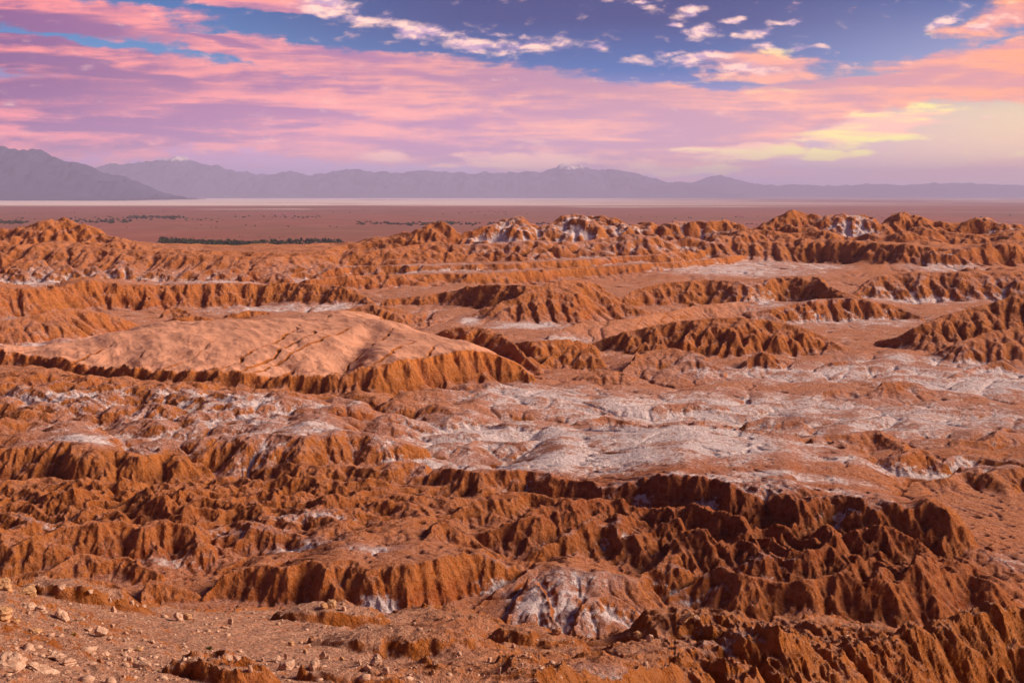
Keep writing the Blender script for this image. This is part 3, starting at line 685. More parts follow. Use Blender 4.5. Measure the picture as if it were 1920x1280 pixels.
# ------------------------------------------------------------------ ground material
def new_mat(name):
    m = bpy.data.materials.new(name); m.use_nodes = True; m.node_tree.nodes.clear()
    return m, NT(m.node_tree)
def finish(N, col, rough=0.95, normal=None, spec=0.1):
    b = N.n('ShaderNodeBsdfPrincipled'); N.put(b.inputs['Base Color'], col)
    b.inputs['Roughness'].default_value = rough; b.inputs['Specular IOR Level'].default_value = spec
    if normal is not None: N.put(b.inputs['Normal'], normal)
    o = N.n('ShaderNodeOutputMaterial'); N.t.links.new(b.outputs[0], o.inputs[0])
def ground_mat():
    m, N = new_mat('badlands_ground'); t = N.t
    geo = N.n('ShaderNodeNewGeometry'); pos = geo.outputs['Position']
    at = N.n('ShaderNodeAttribute', attribute_name='ground')
    s = N.n('ShaderNodeSeparateColor'); t.links.new(at.outputs['Color'], s.inputs[0])
    saltv, dustv, cavv = s.outputs
    shelfv = at.outputs['Alpha']
    nz = N.n('ShaderNodeSeparateXYZ'); t.links.new(geo.outputs['Normal'], nz.inputs[0]); up = nz.outputs[2]
    big = N.noise(pos, 0.02, 5, 0.6); med = N.noise(pos, 0.16, 6, 0.65, 0.4); fine = N.noise(pos, 1.1, 6, 0.7); tiny = N.noise(pos, 5.0, 5, 0.7)
    flat = N.ss(N.m('ADD', up, N.m('MULTIPLY', N.m('SUBTRACT', med, 0.5), 0.5)), 0.70, 0.99)
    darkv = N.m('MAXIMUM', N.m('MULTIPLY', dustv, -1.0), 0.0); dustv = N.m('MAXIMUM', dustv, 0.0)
    rust = N.mix(N.ss(med, 0.35, 0.65), (0.28, 0.074, 0.008, 1), (0.52, 0.165, 0.022, 1))
    rust = N.mix(N.ss(big, 0.45, 0.62), rust, (0.40, 0.092, 0.016, 1))
    rust = N.mix(N.m('MULTIPLY', N.ss(N.noise(pos, 0.045, 4, 0.6), 0.50, 0.64), 0.7), rust, (0.30, 0.075, 0.035, 1))
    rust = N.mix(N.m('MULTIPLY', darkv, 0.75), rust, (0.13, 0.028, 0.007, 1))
    dustc = N.mix(N.ss(fine, 0.35, 0.65), (0.46, 0.185, 0.135, 1), (0.66, 0.33, 0.250, 1))
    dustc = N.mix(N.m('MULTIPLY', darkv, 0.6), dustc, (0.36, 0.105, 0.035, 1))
    smoothc = N.mix(N.ss(med, 0.3, 0.7), (0.62, 0.30, 0.20, 1), (0.74, 0.39, 0.275, 1))
    pz = N.n('ShaderNodeSeparateXYZ'); t.links.new(pos, pz.inputs[0])
    lay = N.noise(N.comb(N.m('MULTIPLY', big, 3.0), 0.0, N.m('MULTIPLY', pz.outputs[2], 0.9)), 1.0, 4, 0.7)
    rust = N.mix(N.m('MULTIPLY', N.ss(lay, 0.50, 0.62), 0.5), rust, (0.46, 0.19, 0.07, 1))
    rust = N.mix(N.m('MULTIPLY', N.ss(lay, 0.46, 0.36), 0.5), rust, (0.18, 0.04, 0.012, 1))
    c = N.mix(flat, rust, dustc)
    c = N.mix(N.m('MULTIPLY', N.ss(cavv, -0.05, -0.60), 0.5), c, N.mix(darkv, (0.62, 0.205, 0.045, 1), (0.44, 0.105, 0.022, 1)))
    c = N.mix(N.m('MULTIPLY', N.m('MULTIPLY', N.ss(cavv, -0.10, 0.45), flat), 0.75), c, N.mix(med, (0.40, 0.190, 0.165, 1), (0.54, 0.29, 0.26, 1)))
    c = N.mix(N.m('MULTIPLY', dustv, N.ss(up, 0.80, 0.93)), c, smoothc)
    spk = N.ss(N.m('ADD', fine, N.m('MULTIPLY', tiny, 0.4)), 0.56, 0.78)
    rough_ = N.m('SUBTRACT', 1.0, N.m('MULTIPLY', dustv, 0.8))
    c = N.mix(N.m('MULTIPLY', N.m('MULTIPLY', spk, 0.28), rough_), c, (0.50, 0.27, 0.17, 1))
    dkp = N.ss(N.m('ADD', fine, N.m('MULTIPLY', tiny, 0.4)), 0.72, 0.56)
    c = N.mix(N.m('MULTIPLY', N.m('MULTIPLY', dkp, 0.36), rough_), c, (0.16, 0.045, 0.012, 1))
    c = N.mix(N.m('MULTIPLY', N.ss(saltv, 0.03, 0.40), N.m('MULTIPLY', flat, 0.65)), c, N.mix(med, (0.46, 0.24, 0.215, 1), (0.62, 0.39, 0.37, 1)))
    # salt crust
    vary = N.m('ADD', N.m('MULTIPLY', N.m('SUBTRACT', med, 0.5), 1.7), N.m('MULTIPLY', N.m('SUBTRACT', fine, 0.5), 1.3))
    sv = N.m('ADD', N.m('ADD', saltv, N.m('MULTIPLY', saltv, N.m('MULTIPLY', cavv, 0.95))), N.m('MULTIPLY', vary, 1.05))
    sv = N.m('ADD', sv, N.m('MULTIPLY', N.m('SUBTRACT', up, 0.82), 0.9))
    sf = N.m('MULTIPLY', N.ss(sv, 0.32, 0.74), N.ss(saltv, 0.04, 0.25))
    c = N.mix(N.m('MULTIPLY', sf, N.m('MULTIPLY_ADD', N.ss(tiny, .35, .6), .35, .55)), c, N.mix(N.ss(fine, .3, .7), (0.72, 0.63, 0.72, 1), (0.93, 0.89, 0.97, 1)))
    # stony pinkish-brown cover of the near slope
    sh = N.mix(N.ss(N.noise(pos, 3.0, 7, 0.75), 0.42, 0.66), (0.50, 0.25, 0.175, 1), (0.70, 0.43, 0.32, 1))
    c = N.mix(N.m('MULTIPLY', shelfv, N.ss(N.m('ADD', up, N.m('MULTIPLY', N.m('SUBTRACT', med, .5), .5)), 0.78, 0.95)), c, sh)
    b1 = N.n('ShaderNodeBump'); b1.inputs['Strength'].default_value = 0.9; b1.inputs['Distance'].default_value = 1.0
    hgt = N.m('ADD', N.m('ADD', N.m('MULTIPLY', fine, 1.5), N.m('MULTIPLY', tiny, 0.25)), N.m('MULTIPLY', med, 1.6))
    hgt = N.m('MULTIPLY', hgt, N.m('SUBTRACT', 1.0, N.m('MULTIPLY', dustv, 0.75)))
    t.links.new(hgt, b1.inputs['Height'])
    finish(N, c, 0.95, b1.outputs[0])
    return m
GM = ground_mat()
att = np.stack([SALT, (np.clip(blur(DUST.astype(float), 3), 0, 1) - DARK * (DUST < 0.1) - RILL * 0.85).astype(f4), cav, ((onshelf & (cut <= 0)) * np.clip(0.35 + leftsand * 1.2 + fbm(X / 8, Y / 5, 3, 81) * 1.2, 0, 1)).astype(f4)], -1)  # rill beds painted dark, in place of shade inside the grooves
gx_, gy_ = grad(Z)
NRM = np.stack([-gx_, -gy_, np.ones_like(Z)], -1); NRM /= np.linalg.norm(NRM, axis=-1, keepdims=True)
Yn = Y * (1 + fbm(X / 30, Y / 30, 3, 95) * 0.05)
cls = np.where(Yn > 800, 4, np.where(Yn > 262, 3, 2))
cls = np.where((DUST > 0.5) & (U < 0.03) & (Y > 280) & (Y < 480), 1, cls)
cls = np.where(onshelf & (cut < 3), 0, cls)[:-1, :-1]
for k_, (nm, lb) in enumerate([('near_slope', 'stony tan and orange slope in the foreground'), ('smooth_hill', 'smooth tan double-domed hill with a notched cliff edge'),
                               ('canyon_ridges', 'crowded rust orange eroded ridges with deep dark gullies'), ('salt_valley', 'valley floor and low hills veined with white salt crust'),
                               ('far_ridge', 'jagged orange badland ridge in front of the plain')]):
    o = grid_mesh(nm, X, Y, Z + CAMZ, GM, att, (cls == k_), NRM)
    o['kind'] = 'structure'; o['label'] = lb

# ground under and behind the camera, same surface
ax, ay = np.meshgrid(np.linspace(-60, 60, 121), np.linspace(-60, Ynear + 1.5, 80))
az, _c = shelf(np.clip(ax / np.maximum(ay, 14), -0.74, 0.74), ay)
nearg = grid_mesh('hilltop_ground', ax, ay, az + CAMZ - 0.05 - 0.9 * (ay > Ynear), GM, np.stack([0 * ax, 0 * ax, 0 * ax, 1 + 0 * ax], -1))
nearg['kind'] = 'structure'

# ------------------------------------------------------------------ far plain
def plain_mat():
    m, N = new_mat('far_plain'); t = N.t
    geo = N.n('ShaderNodeNewGeometry'); pos = geo.outputs['Position']
    sp_ = N.n('ShaderNodeSeparateXYZ'); t.links.new(pos, sp_.inputs[0])
    def st(sx, sy):
        mp = N.n('ShaderNodeMapping'); mp.inputs['Scale'].default_value = (sx, sy, 0.0); t.links.new(pos, mp.inputs[0]); return mp.outputs[0]
    a = N.noise(st(1 / 3000, 1 / 2600), 1.0, 7, 0.65, .3)
    b = N.noise(st(1 / 260, 1 / 420), 1.0, 6, 0.7)
    c = N.mix(N.ss(a, 0.40, 0.62), (0.31, 0.110, 0.085, 1), (0.24, 0.110, 0.075, 1))
    c = N.mix(N.m('MULTIPLY', N.ss(b, 0.45, 0.7), 0.4), c, (0.42, 0.21, 0.16, 1))
    # salt streaks get common with distance, white lake bed far off
    far = N.ss(sp_.outputs[1], 9000, 26000)
    d = N.noise(st(1 / 5200, 1 / 1700), 1.0, 7, 0.62, .4)
    s1 = N.m('MULTIPLY', N.ss(N.m('ADD', d, N.m('MULTIPLY', far, 0.09)), 0.60, 0.67), 0.8)
    pan = N.m('MULTIPLY', N.ss(sp_.outputs[1], 13500, 17000), N.ss(sp_.outputs[0], 9000, -3000))
    pan = N.m('MULTIPLY', pan, N.ss(N.m('ADD', d, 0.0), 0.36, 0.46))
    s2 = N.m('MAXIMUM', s1, N.m('MULTIPLY', pan, 0.95))
    c = N.mix(s2, c, (0.88, 0.76, 0.74, 1))
    finish(N, c, 0.95)
    return m
PM = plain_mat()
py_ = np.exp(np.linspace(np.log(1500), np.log(60000), 90)); pu_ = np.linspace(-1.0, 1.0, 121)
pU, pY = np.meshgrid(pu_, py_)
pz = fbm(pU * pY / 900, pY / 900, 3, 91) * 3.0 - 1.5 + 0.0 * pY
pl = grid_mesh('desert_plain', pU * pY, pY, pz - 0.3, PM); pl['kind'] = 'structure'
ground_under = grid_mesh('ground', *np.meshgrid(np.linspace(-75000, 75000, 31), np.linspace(-15000, 75000, 19)), np.full((19, 31), -25.0), PM); ground_under['kind'] = 'structure'

# ------------------------------------------------------------------ mountains
def mtn_mat(ca, cb, name='haze_blue_rock'):
    m, N = new_mat(name); t = N.t
    geo = N.n('ShaderNodeNewGeometry'); pos = geo.outputs['Position']
    at = N.n('ShaderNodeAttribute', attribute_name='ground'); s = N.n('ShaderNodeSeparateColor'); t.links.new(at.outputs['Color'], s.inputs[0])
    n = N.noise(pos, 1 / 700, 6, 0.65)
    c = N.mix(n, ca, cb)
    sn = N.ss(N.m('ADD', s.outputs[0], N.m('MULTIPLY', N.m('SUBTRACT', N.noise(pos, 1 / 260, 6, .7), .5), 2.0)), 0.55, 0.75)
    c = N.mix(sn, c, (0.85, 0.78, 0.82, 1))
    finish(N, c, 0.95)
    return m
MM = mtn_mat((0.045, 0.055, 0.12, 1), (0.10, 0.10, 0.18, 1)); MDARK = mtn_mat((0.018, 0.026, 0.075, 1), (0.045, 0.055, 0.125, 1), 'dark_haze_blue_rock')  # blue of the distant haze painted into the rock colours, darker for the left shoulder
def mountains(name, pts, y0, depth, seed, snow=(), rough=1.0, label=None, mat=None):
    q = [uT(px, py) for px, py in pts]
    uu = np.linspace(q[0][0], q[-1][0], int(abs(q[-1][0] - q[0][0]) * 1300) + 2)
    top = np.interp(uu, [a[0] for a in q], [-a[1] * y0 for a in q]) + 150
    top = top + (fbm(uu * 46, uu * 0 + seed, 5, seed + 9, 0.6, True) - 0.35) * 0.0016 * y0 * 2.2 * rough
    vv = np.linspace(-1, 1, 90)
    UU, V = np.meshgrid(uu, vv)
    yy = y0 + V * depth; xx = UU * y0 * (1 + 0 * V)
    prof = np.clip(1 - np.abs(V) ** 0.9, 0, 1)
    rid = fbm(xx / 2600, yy / 2600, 6, seed, 0.5, True)
    h = top[None, :] * prof * (0.93 + 0.24 * rid * rough * (0.35 + 0.65 * np.abs(V)) ) + (rid - .4) * 260 * rough * prof * (1 - prof) * 4 + 14
    fin = fbm(xx / 900, yy / 900, 5, seed + 3, 0.5, True) * 240 * rough * smooth(h, 30, 500)
    h = h + fin
    h = np.where((V <= -0.999) | (V >= 0.999), -30, h)
    sn = np.zeros_like(h)
    for px, lvl in snow:
        u0 = uT(px, 372)[0]
        sn = np.maximum(sn, np.exp(-((UU - u0) / 0.028) ** 2) * smooth(h, lvl - 260, lvl + 150))
    o = grid_mesh(name, xx, yy, h - 10, mat or MM, np.stack([sn, sn * 0, sn * 0, sn * 0], -1))
    o['kind'] = 'structure'
    if label: o['label'] = label
    return o
mountains('mountain', [(-700, 340), (-400, 300), (-120, 300), (-40, 288), (10, 286), (40, 293), (75, 296), (100, 306), (150, 322), (200, 340), (260, 358), (320, 372)], 30000, 3500, 101, mat=MDARK, label='dark blue mountain shoulder at the left edge of the horizon')
mountains('mountain_range', [(-700, 330), (100, 340), (180, 322), (215, 316), (250, 316), (285, 310), (310, 303), (335, 300), (350, 304), (372, 314), (410, 319), (440, 330), (470, 333), (505, 338), (545, 329), (580, 338), (620, 332), (660, 326), (700, 330), (760, 332), (800, 330), (850, 334), (900, 330), (950, 334), (990, 331), (1015, 328), (1045, 318), (1062, 315), (1085, 321), (1110, 326), (1150, 324), (1190, 334), (1240, 348), (1290, 354), (1340, 366), (1370, 374)], 50000, 5200, 111, snow=((335, 1590), (1068, 1260)), label='hazy lavender mountains with two snow-streaked volcano tops')
mountains('far_mountain_range', [(1150, 374), (1240, 352), (1290, 348), (1335, 334), (1352, 331), (1375, 340), (1430, 352), (1500, 351), (1560, 353), (1640, 350), (1700, 352), (1760, 347), (1850, 350), (1920, 352), (2300, 346), (2700, 350)], 56000, 3000, 121, rough=.6, label='pale low mountains fading out along the right horizon')

# ------------------------------------------------------------------ loose rocks on the near slope
def rock_mat(name, ca, cb, cc):
    m, N = new_mat(name); t = N.t
    tc = N.n('ShaderNodeTexCoord'); p = tc.outputs['Object']
    mp = N.n('ShaderNodeMapping'); mp.inputs['Scale'].default_value = (1.5, 1.5, 9.0); mp.inputs['Rotation'].default_value = (.25, .1, 0); t.links.new(p, mp.inputs[0])
    a = N.noise(mp.outputs[0], 1.6, 5, .65); b = N.noise(p, 7.0, 6, .7)
    c = N.mix(N.ss(a, .38, .62), ca, cb)
    c = N.mix(N.m('MULTIPLY', N.ss(b, .50, .72), .7), c, cc)
    bp = N.n('ShaderNodeBump'); bp.inputs['Strength'].default_value = .8; bp.inputs['Distance'].default_value = .08
    t.links.new(N.m('ADD', a, b), bp.inputs['Height'])
    finish(N, c, .9, bp.outputs[0])
    return m
PALE = rock_mat('pale_sandstone', (0.48, 0.28, 0.20, 1), (0.66, 0.46, 0.36, 1), (0.33, 0.14, 0.08, 1))
OCHRE = rock_mat('ochre_sandstone', (0.46, 0.23, 0.11, 1), (0.66, 0.42, 0.25, 1), (0.30, 0.12, 0.05, 1))
BROWN = rock_mat('brown_rock', (0.30, 0.12, 0.06, 1), (0.42, 0.20, 0.12, 1), (0.20, 0.07, 0.03, 1))
from mathutils import noise as mn, Vector, Matrix
def rock_mesh(w, h, d, seed, tilt=0.0, layered=0, chunky=.5):
    rr = random.Random(seed)
    bm = bmesh.new()
    pts = []
    for k in range(15):
        v = Vector((rr.uniform(-1, 1), rr.uniform(-1, 1), rr.uniform(-1, 1)))
        mx = max(abs(v.x), abs(v.y), abs(v.z)); v = v.lerp(v / mx, chunky + .3)
        v.x *= 1 - .25 * abs(v.z) * rr.random(); pts.append(v)
    for v in pts: bm.verts.new((v.x * w / 2, v.y * d / 2, v.z * h / 2))
    res = bmesh.ops.convex_hull(bm, input=bm.verts)
    bmesh.ops.delete(bm, geom=[g for g in res['geom_interior'] if isinstance(g, bmesh.types.BMVert)], context='VERTS')
    bmesh.ops.bevel(bm, geom=bm.edges[:], offset=min(w, h, d) * .05, segments=1, affect='EDGES')
    bmesh.ops.triangulate(bm, faces=bm.faces[:])
    for _ in range(3):
        lim = max(w, h, d) / 9
        es = [e for e in bm.edges if e.calc_length() > lim]
        if not es or len(bm.verts) > 1500: break
        bmesh.ops.subdivide_edges(bm, edges=es, cuts=1)
        bmesh.ops.triangulate(bm, faces=bm.faces[:])
    sz = (w + h + d) / 3
    bm.normal_update()
    for v in bm.verts:
        n = mn.fractal(v.co / sz * 3.0 + Vector((seed * 3.1, 0, 0)), .8, 2.0, 4)
        v.co += v.normal * n * sz * .07
        if layered: v.co += Vector((v.normal.x, v.normal.y, 0)) * sz * .055 * math.sin(v.co.z / h * 2 * math.pi * layered + seed)
    bmesh.ops.rotate(bm, verts=bm.verts, cent=(0, 0, 0), matrix=Matrix.Rotation(tilt, 3, 'Y') @ Matrix.Rotation(rr.uniform(-.2, .2), 3, 'X'))
    me = bpy.data.meshes.new('rock'); bm.to_mesh(me); bm.free()
    return me
def ground_z(x, y):
    r = np.interp(y, yl, np.arange(NR)); c = np.interp(x / y, ul, np.arange(NC))
    i, j = int(min(r, NR - 2)), int(min(c, NC - 2)); f, g = r - i, c - j
    return (Z[i, j] * (1 - f) * (1 - g) + Z[i + 1, j] * f * (1 - g) + Z[i, j + 1] * (1 - f) * g + Z[i + 1, j + 1] * f * g)
_rs = [0]
def rock(px, py, w, h, label, mat=None, name='stone', cat='stone', tilt=0.0, layered=0, chunky=.5, yaw=None, deep=.9, sink=.22, group='stones lying on the near slope'):
    _rs[0] += 1
    x, y, z = hit(px, py)
    k = y / F * 1.04
    if w > 40: w *= .7; h *= .7
    W, Hh = w * k, h * k
    me = rock_mesh(W, Hh * (1 + sink), W * deep, _rs[0] * 7 + 1, tilt, layered, chunky)
    me.materials.append(mat or PALE); me.name = name
    o = bpy.data.objects.new(name, me); C.objects.link(o)
    yy = y + W * deep * .3; x = x * yy / y
    gz = ground_z(x, yy)
    o.location = (x, yy, CAMZ + gz + Hh * (.5 - sink * .6)); 
    o.rotation_euler = (0, 0, random.Random(_rs[0]).uniform(-.5, .5) if yaw is None else yaw)
    o['label'] = label; o['category'] = cat
    if group: o['group'] = group
    return o
ledge = dict(name='rock_outcrop', cat='rock outcrop', layered=3, chunky=.7, group='pale rock outcrops on the near slope')
rock(8, 1107, 36, 24, 'layered cream rock outcrop at the far left rim, topmost at the edge', OCHRE, **ledge)
rock(48, 1113, 52, 17, 'long low pale outcrop with a rounded nose beside the top left ledge', OCHRE, tilt=-.1, **ledge)
rock(6, 1164, 50, 36, 'thick yellowish layered ledge cut by the left edge of the view', OCHRE, tilt=.12, **ledge)
rock(54, 1140, 44, 14, 'broken run of pink rubble below the top left outcrops', PALE, tilt=.35, **ledge)
rock(78, 1148, 26, 12, 'short pale rubble heap just left of the wedge-shaped slab', PALE, tilt=.3, **ledge)
rock(117, 1163, 44, 20, 'wedge-shaped pale slab sloping down to the right below the left rim', PALE, tilt=.62, chunky=.8, group='stones lying on the near slope')
rock(18, 1258, 76, 40, 'large pale outcrop in the bottom left corner', PALE, tilt=.3, **ledge)
rock(82, 1262, 74, 18, 'dark-streaked ledge running down from the bottom left outcrop', PALE, tilt=.42, **ledge)
rock(108, 1240, 46, 18, 'pale cracked outcrop above the bottom left ledge', PALE, tilt=.3, **ledge)
rock(132, 1250, 26, 12, 'pale fragment at the lower tip of the cracked outcrop', PALE, tilt=.3, **ledge)
rock(64, 1186, 44, 9, 'thin flat ochre slab in the brown sand at left', OCHRE, tilt=.18, **ledge)
for px, py, w, h, lb, kw in [
    (115, 1113, 18, 9, 'rounded pale stone standing on the rim right of the long outcrop', {}),
    (169, 1120, 13, 8, 'small cream stone on the rim above the orange hummock', {}),
    (54, 1152, 11, 7, 'small pink stone alone in the sand below the rubble run', {}),
    (152, 1163, 18, 7, 'flat stone chip just right of the wedge-shaped slab', {}),
    (163, 1160, 10, 6, 'smallest chip right of the wedge-shaped slab', {}),
    (207, 1130, 6, 12, 'thin white upright splinter at the orange hummock', {'chunky': .8}),
    (213, 1147, 14, 14, 'faded pink stone on the slope below the orange hummock', {}),
    (247, 1136, 11, 9, 'leftmost pale stone on the rim by the dark gully', {}),
    (257, 1137, 8, 6, 'middle pale stone on the rim by the dark gully', {}),
    (270, 1138, 11, 6, 'rightmost pale stone on the rim by the dark gully', {}),
    (336, 1164, 22, 14, 'leaning pale slab, left one of the pair in the middle of the slope', {'tilt': .7, 'chunky': .8}),
    (352, 1162, 18, 13, 'brown-topped slab, right one of the pair in the middle of the slope', {'tilt': .4, 'mat': OCHRE}),
    (432, 1170, 12, 15, 'upright angular cream stone on the right part of the slope', {'chunky': .8}),
    (421, 1178, 20, 7, 'flat grey-pink slab in front of the upright cream stone', {}),
    (396, 1172, 8, 6, 'little round stone left of the upright cream stone', {}),
    (189, 1192, 24, 15, 'tilted square-cut pale block in the sand', {'tilt': .35, 'chunky': 1.0}),
    (166, 1183, 18, 5, 'thin flat chip left of the square-cut block', {}),
    (205, 1202, 14, 5, 'flat flake below the square-cut block', {}),
    (112, 1194, 18, 9, 'grey-white slab tilted right, left of the small olive tuft', {'tilt': .5}),
    (30, 1170, 20, 8, 'ochre stone lying right under the left ledge', {'mat': OCHRE}),
    (211, 1176, 10, 9, 'pointed pink stone above the pale stone cluster', {}),
    (236, 1190, 14, 9, 'left stone of the scattered cluster right of the square-cut block', {}),
    (250, 1183, 16, 6, 'upper flake of the scattered cluster right of the square-cut block', {}),
    (263, 1187, 9, 7, 'right chip of the scattered cluster right of the square-cut block', {}),
    (234, 1202, 9, 5, 'lowest chip of the scattered cluster right of the square-cut block', {}),
    (286, 1207, 12, 9, 'upper stone of the pair in the smooth sand', {}),
    (293, 1215, 12, 6, 'lower stone of the pair in the smooth sand', {}),
    (240, 1222, 22, 8, 'pink slab at the top of the big slab pile', {'tilt': .15}),
    (258, 1220, 22, 7, 'brown flake at the back right of the big slab pile', {'mat': OCHRE}),
    (232, 1230, 18, 9, 'tilted slab on the left of the big slab pile', {'tilt': .4}),
    (244, 1240, 12, 11, 'small cube-like block behind the long flat slab', {'chunky': 1.0}),
    (267, 1250, 42, 14, 'long flat pale slab, largest of the big slab pile', {'chunky': .9, 'deep': .6}),
    (199, 1227, 14, 9, 'single pale stone left of the big slab pile', {}),
    (188, 1242, 12, 10, 'brown stone below the single pale stone', {'mat': BROWN}),
    (234, 1272, 7, 8, 'small white stone standing low on the slope', {}),
    (296, 1258, 10, 7, 'brown stone right of the long flat slab', {'mat': BROWN}),
    (428, 1240, 22, 11, 'left pale slab on top of the orange bank', {'tilt': .4}),
    (444, 1243, 18, 9, 'right pale slab on top of the orange bank', {'tilt': .2}),
    (470, 1262, 9, 15, 'narrow upright stone right of the orange bank', {'chunky': .8}),
    (450, 1222, 10, 7, 'white stone above the slabs on the orange bank', {}),
    (387, 1229, 7, 6, 'tiny pale stone below the green tuft', {}),
    (624, 1140, 30, 17, 'large brown-topped boulder on the mound by the rim', {'mat': OCHRE, 'tilt': .15}),
    (607, 1142, 17, 11, 'smaller boulder leaning against the large one by the rim', {'mat': OCHRE}),
    (645, 1145, 11, 11, 'pale knob right of the large boulder by the rim', {}),
    (666, 1153, 8, 7, 'lone white pebble-like stone below the large boulder', {}),
    (608, 1178, 12, 7, 'pale stone in the brown hollow of the shelf', {}),
    (546, 1211, 15, 10, 'tan rounded stone on the orange ground', {'mat': OCHRE}),
    (572, 1224, 10, 9, 'small tan stone above the stone pair', {'mat': OCHRE}),
    (539, 1256, 34, 18, 'big square pale block at the lower middle of the shelf', {'chunky': 1.0}),
    (518, 1240, 22, 12, 'pale stone behind the left corner of the big square block', {}),
    (536, 1236, 8, 14, 'thin upright stone behind the big square block', {'chunky': .8}),
    (492, 1241, 8, 10, 'small white stone left of the big square block', {}),
    (591, 1242, 20, 14, 'smooth oval pink stone right of the big square block', {'chunky': .2}),
    (605, 1236, 16, 18, 'jagged upright stone behind the oval pink stone', {'chunky': .7}),
    (616, 1235, 8, 8, 'little stone right of the jagged upright stone', {}),
    (587, 1257, 18, 14, 'cracked pale stone in front of the oval pink stone', {}),
    (641, 1238, 12, 9, 'brown-pink stone alone between the two stone groups', {'mat': OCHRE}),
    (661, 1237, 7, 6, 'small stone left of the leaning pink slab', {}),
    (676, 1248, 11, 13, 'round pink stone at the left of the right-hand group', {'chunky': .2}),
    (690, 1257, 16, 10, 'angular stone in front of the leaning pink slab', {}),
    (704, 1248, 24, 15, 'leaning pink slab pointing up left', {'tilt': .6, 'chunky': .8}),
    (724, 1269, 14, 15, 'upright stone at the lower end of the right-hand group', {'chunky': .8}),
    (816, 1254, 13, 12, 'pointed stone of the pair in mid shelf', {'tilt': .6}),
    (812, 1265, 10, 9, 'round brown stone of the pair in mid shelf', {'mat': OCHRE}),
    (862, 1229, 15, 9, 'bright white stone left of the brown hollow', {}),
    (919, 1242, 12, 13, 'white stone in the sand right of the brown hollow', {}),
    (935, 1265, 10, 17, 'tall narrow leaning stone by the orange bank', {'tilt': .3, 'chunky': .3}),
    (962, 1215, 10, 6, 'small pale stone in the sandy hollow', {}),
    (1043, 1191, 22, 15, 'rounded brown boulder in front of the white crusted mound', {'mat': BROWN, 'chunky': .3}),
    (1218, 1203, 13, 14, 'light angular stone standing on the sandy saddle', {'chunky': .8, 'tilt': .4}),
    (1195, 1199, 16, 12, 'brown slab crowning the hump left of the light angular stone', {'mat': OCHRE, 'tilt': .5}),
    (1180, 1197, 12, 8, 'loose brown fragment on the hump', {'mat': OCHRE}),
    (1285, 1172, 50, 20, 'beak-shaped rock jutting up right from the ridge', {'mat': OCHRE, 'tilt': -.45, 'layered': 2}),
    (1306, 1170, 14, 12, 'pale tip stone beside the beak-shaped rock', {'tilt': -.4}),
    (1211, 1254, 13, 11, 'white stone on the lower orange bank', {}),
    (1249, 1250, 10, 6, 'small pale stone right of the white one on the lower bank', {}),
    (1073, 1207, 10, 6, 'pale stone on the crest of the broad orange hump', {})]:
    rock(px, py, w * .88, h * .88, lb, **kw)

# tufts: many thin blades each
def tuft(px, py, w, label, col):
    x, y, z = hit(px, py); r = w * y / F / 2
    rr = random.Random(int(px)); bm = bmesh.new()
    for k in range(160):
        a = rr.uniform(0, 6.283); q = r * .5 * rr.random() ** .5; lean = rr.uniform(.1, 1.0)
        b0 = Vector((math.cos(a) * q, math.sin(a) * q, 0)); tip = b0 + Vector((math.cos(a) * lean * r, math.sin(a) * lean * r, r * rr.uniform(.6, 1.3)))
        sd = Vector((-math.sin(a), math.cos(a), 0)) * r * .05
        f = [bm.verts.new(v) for v in (b0 - sd, b0 + sd, tip)]; bm.faces.new(f)
    me = bpy.data.meshes.new('grass_tuft'); bm.to_mesh(me); bm.free()
    m, N = new_mat('tuft'); finish(N, col); me.materials.append(m)
    o = bpy.data.objects.new('grass_tuft', me); C.objects.link(o); o.location = (x, y, CAMZ + z - .02)
    o['label'] = label; o['category'] = 'grass tuft'; o['group'] = 'grass tufts on the near slope'
tuft(139, 1191, 11, 'tiny yellowish tuft in the sand at left, above the slab pile', (0.22, 0.14, 0.02, 1))
tuft(393, 1217, 12, 'tiny dark green tuft in the smooth sand near the orange bank', (0.07, 0.08, 0.012, 1))

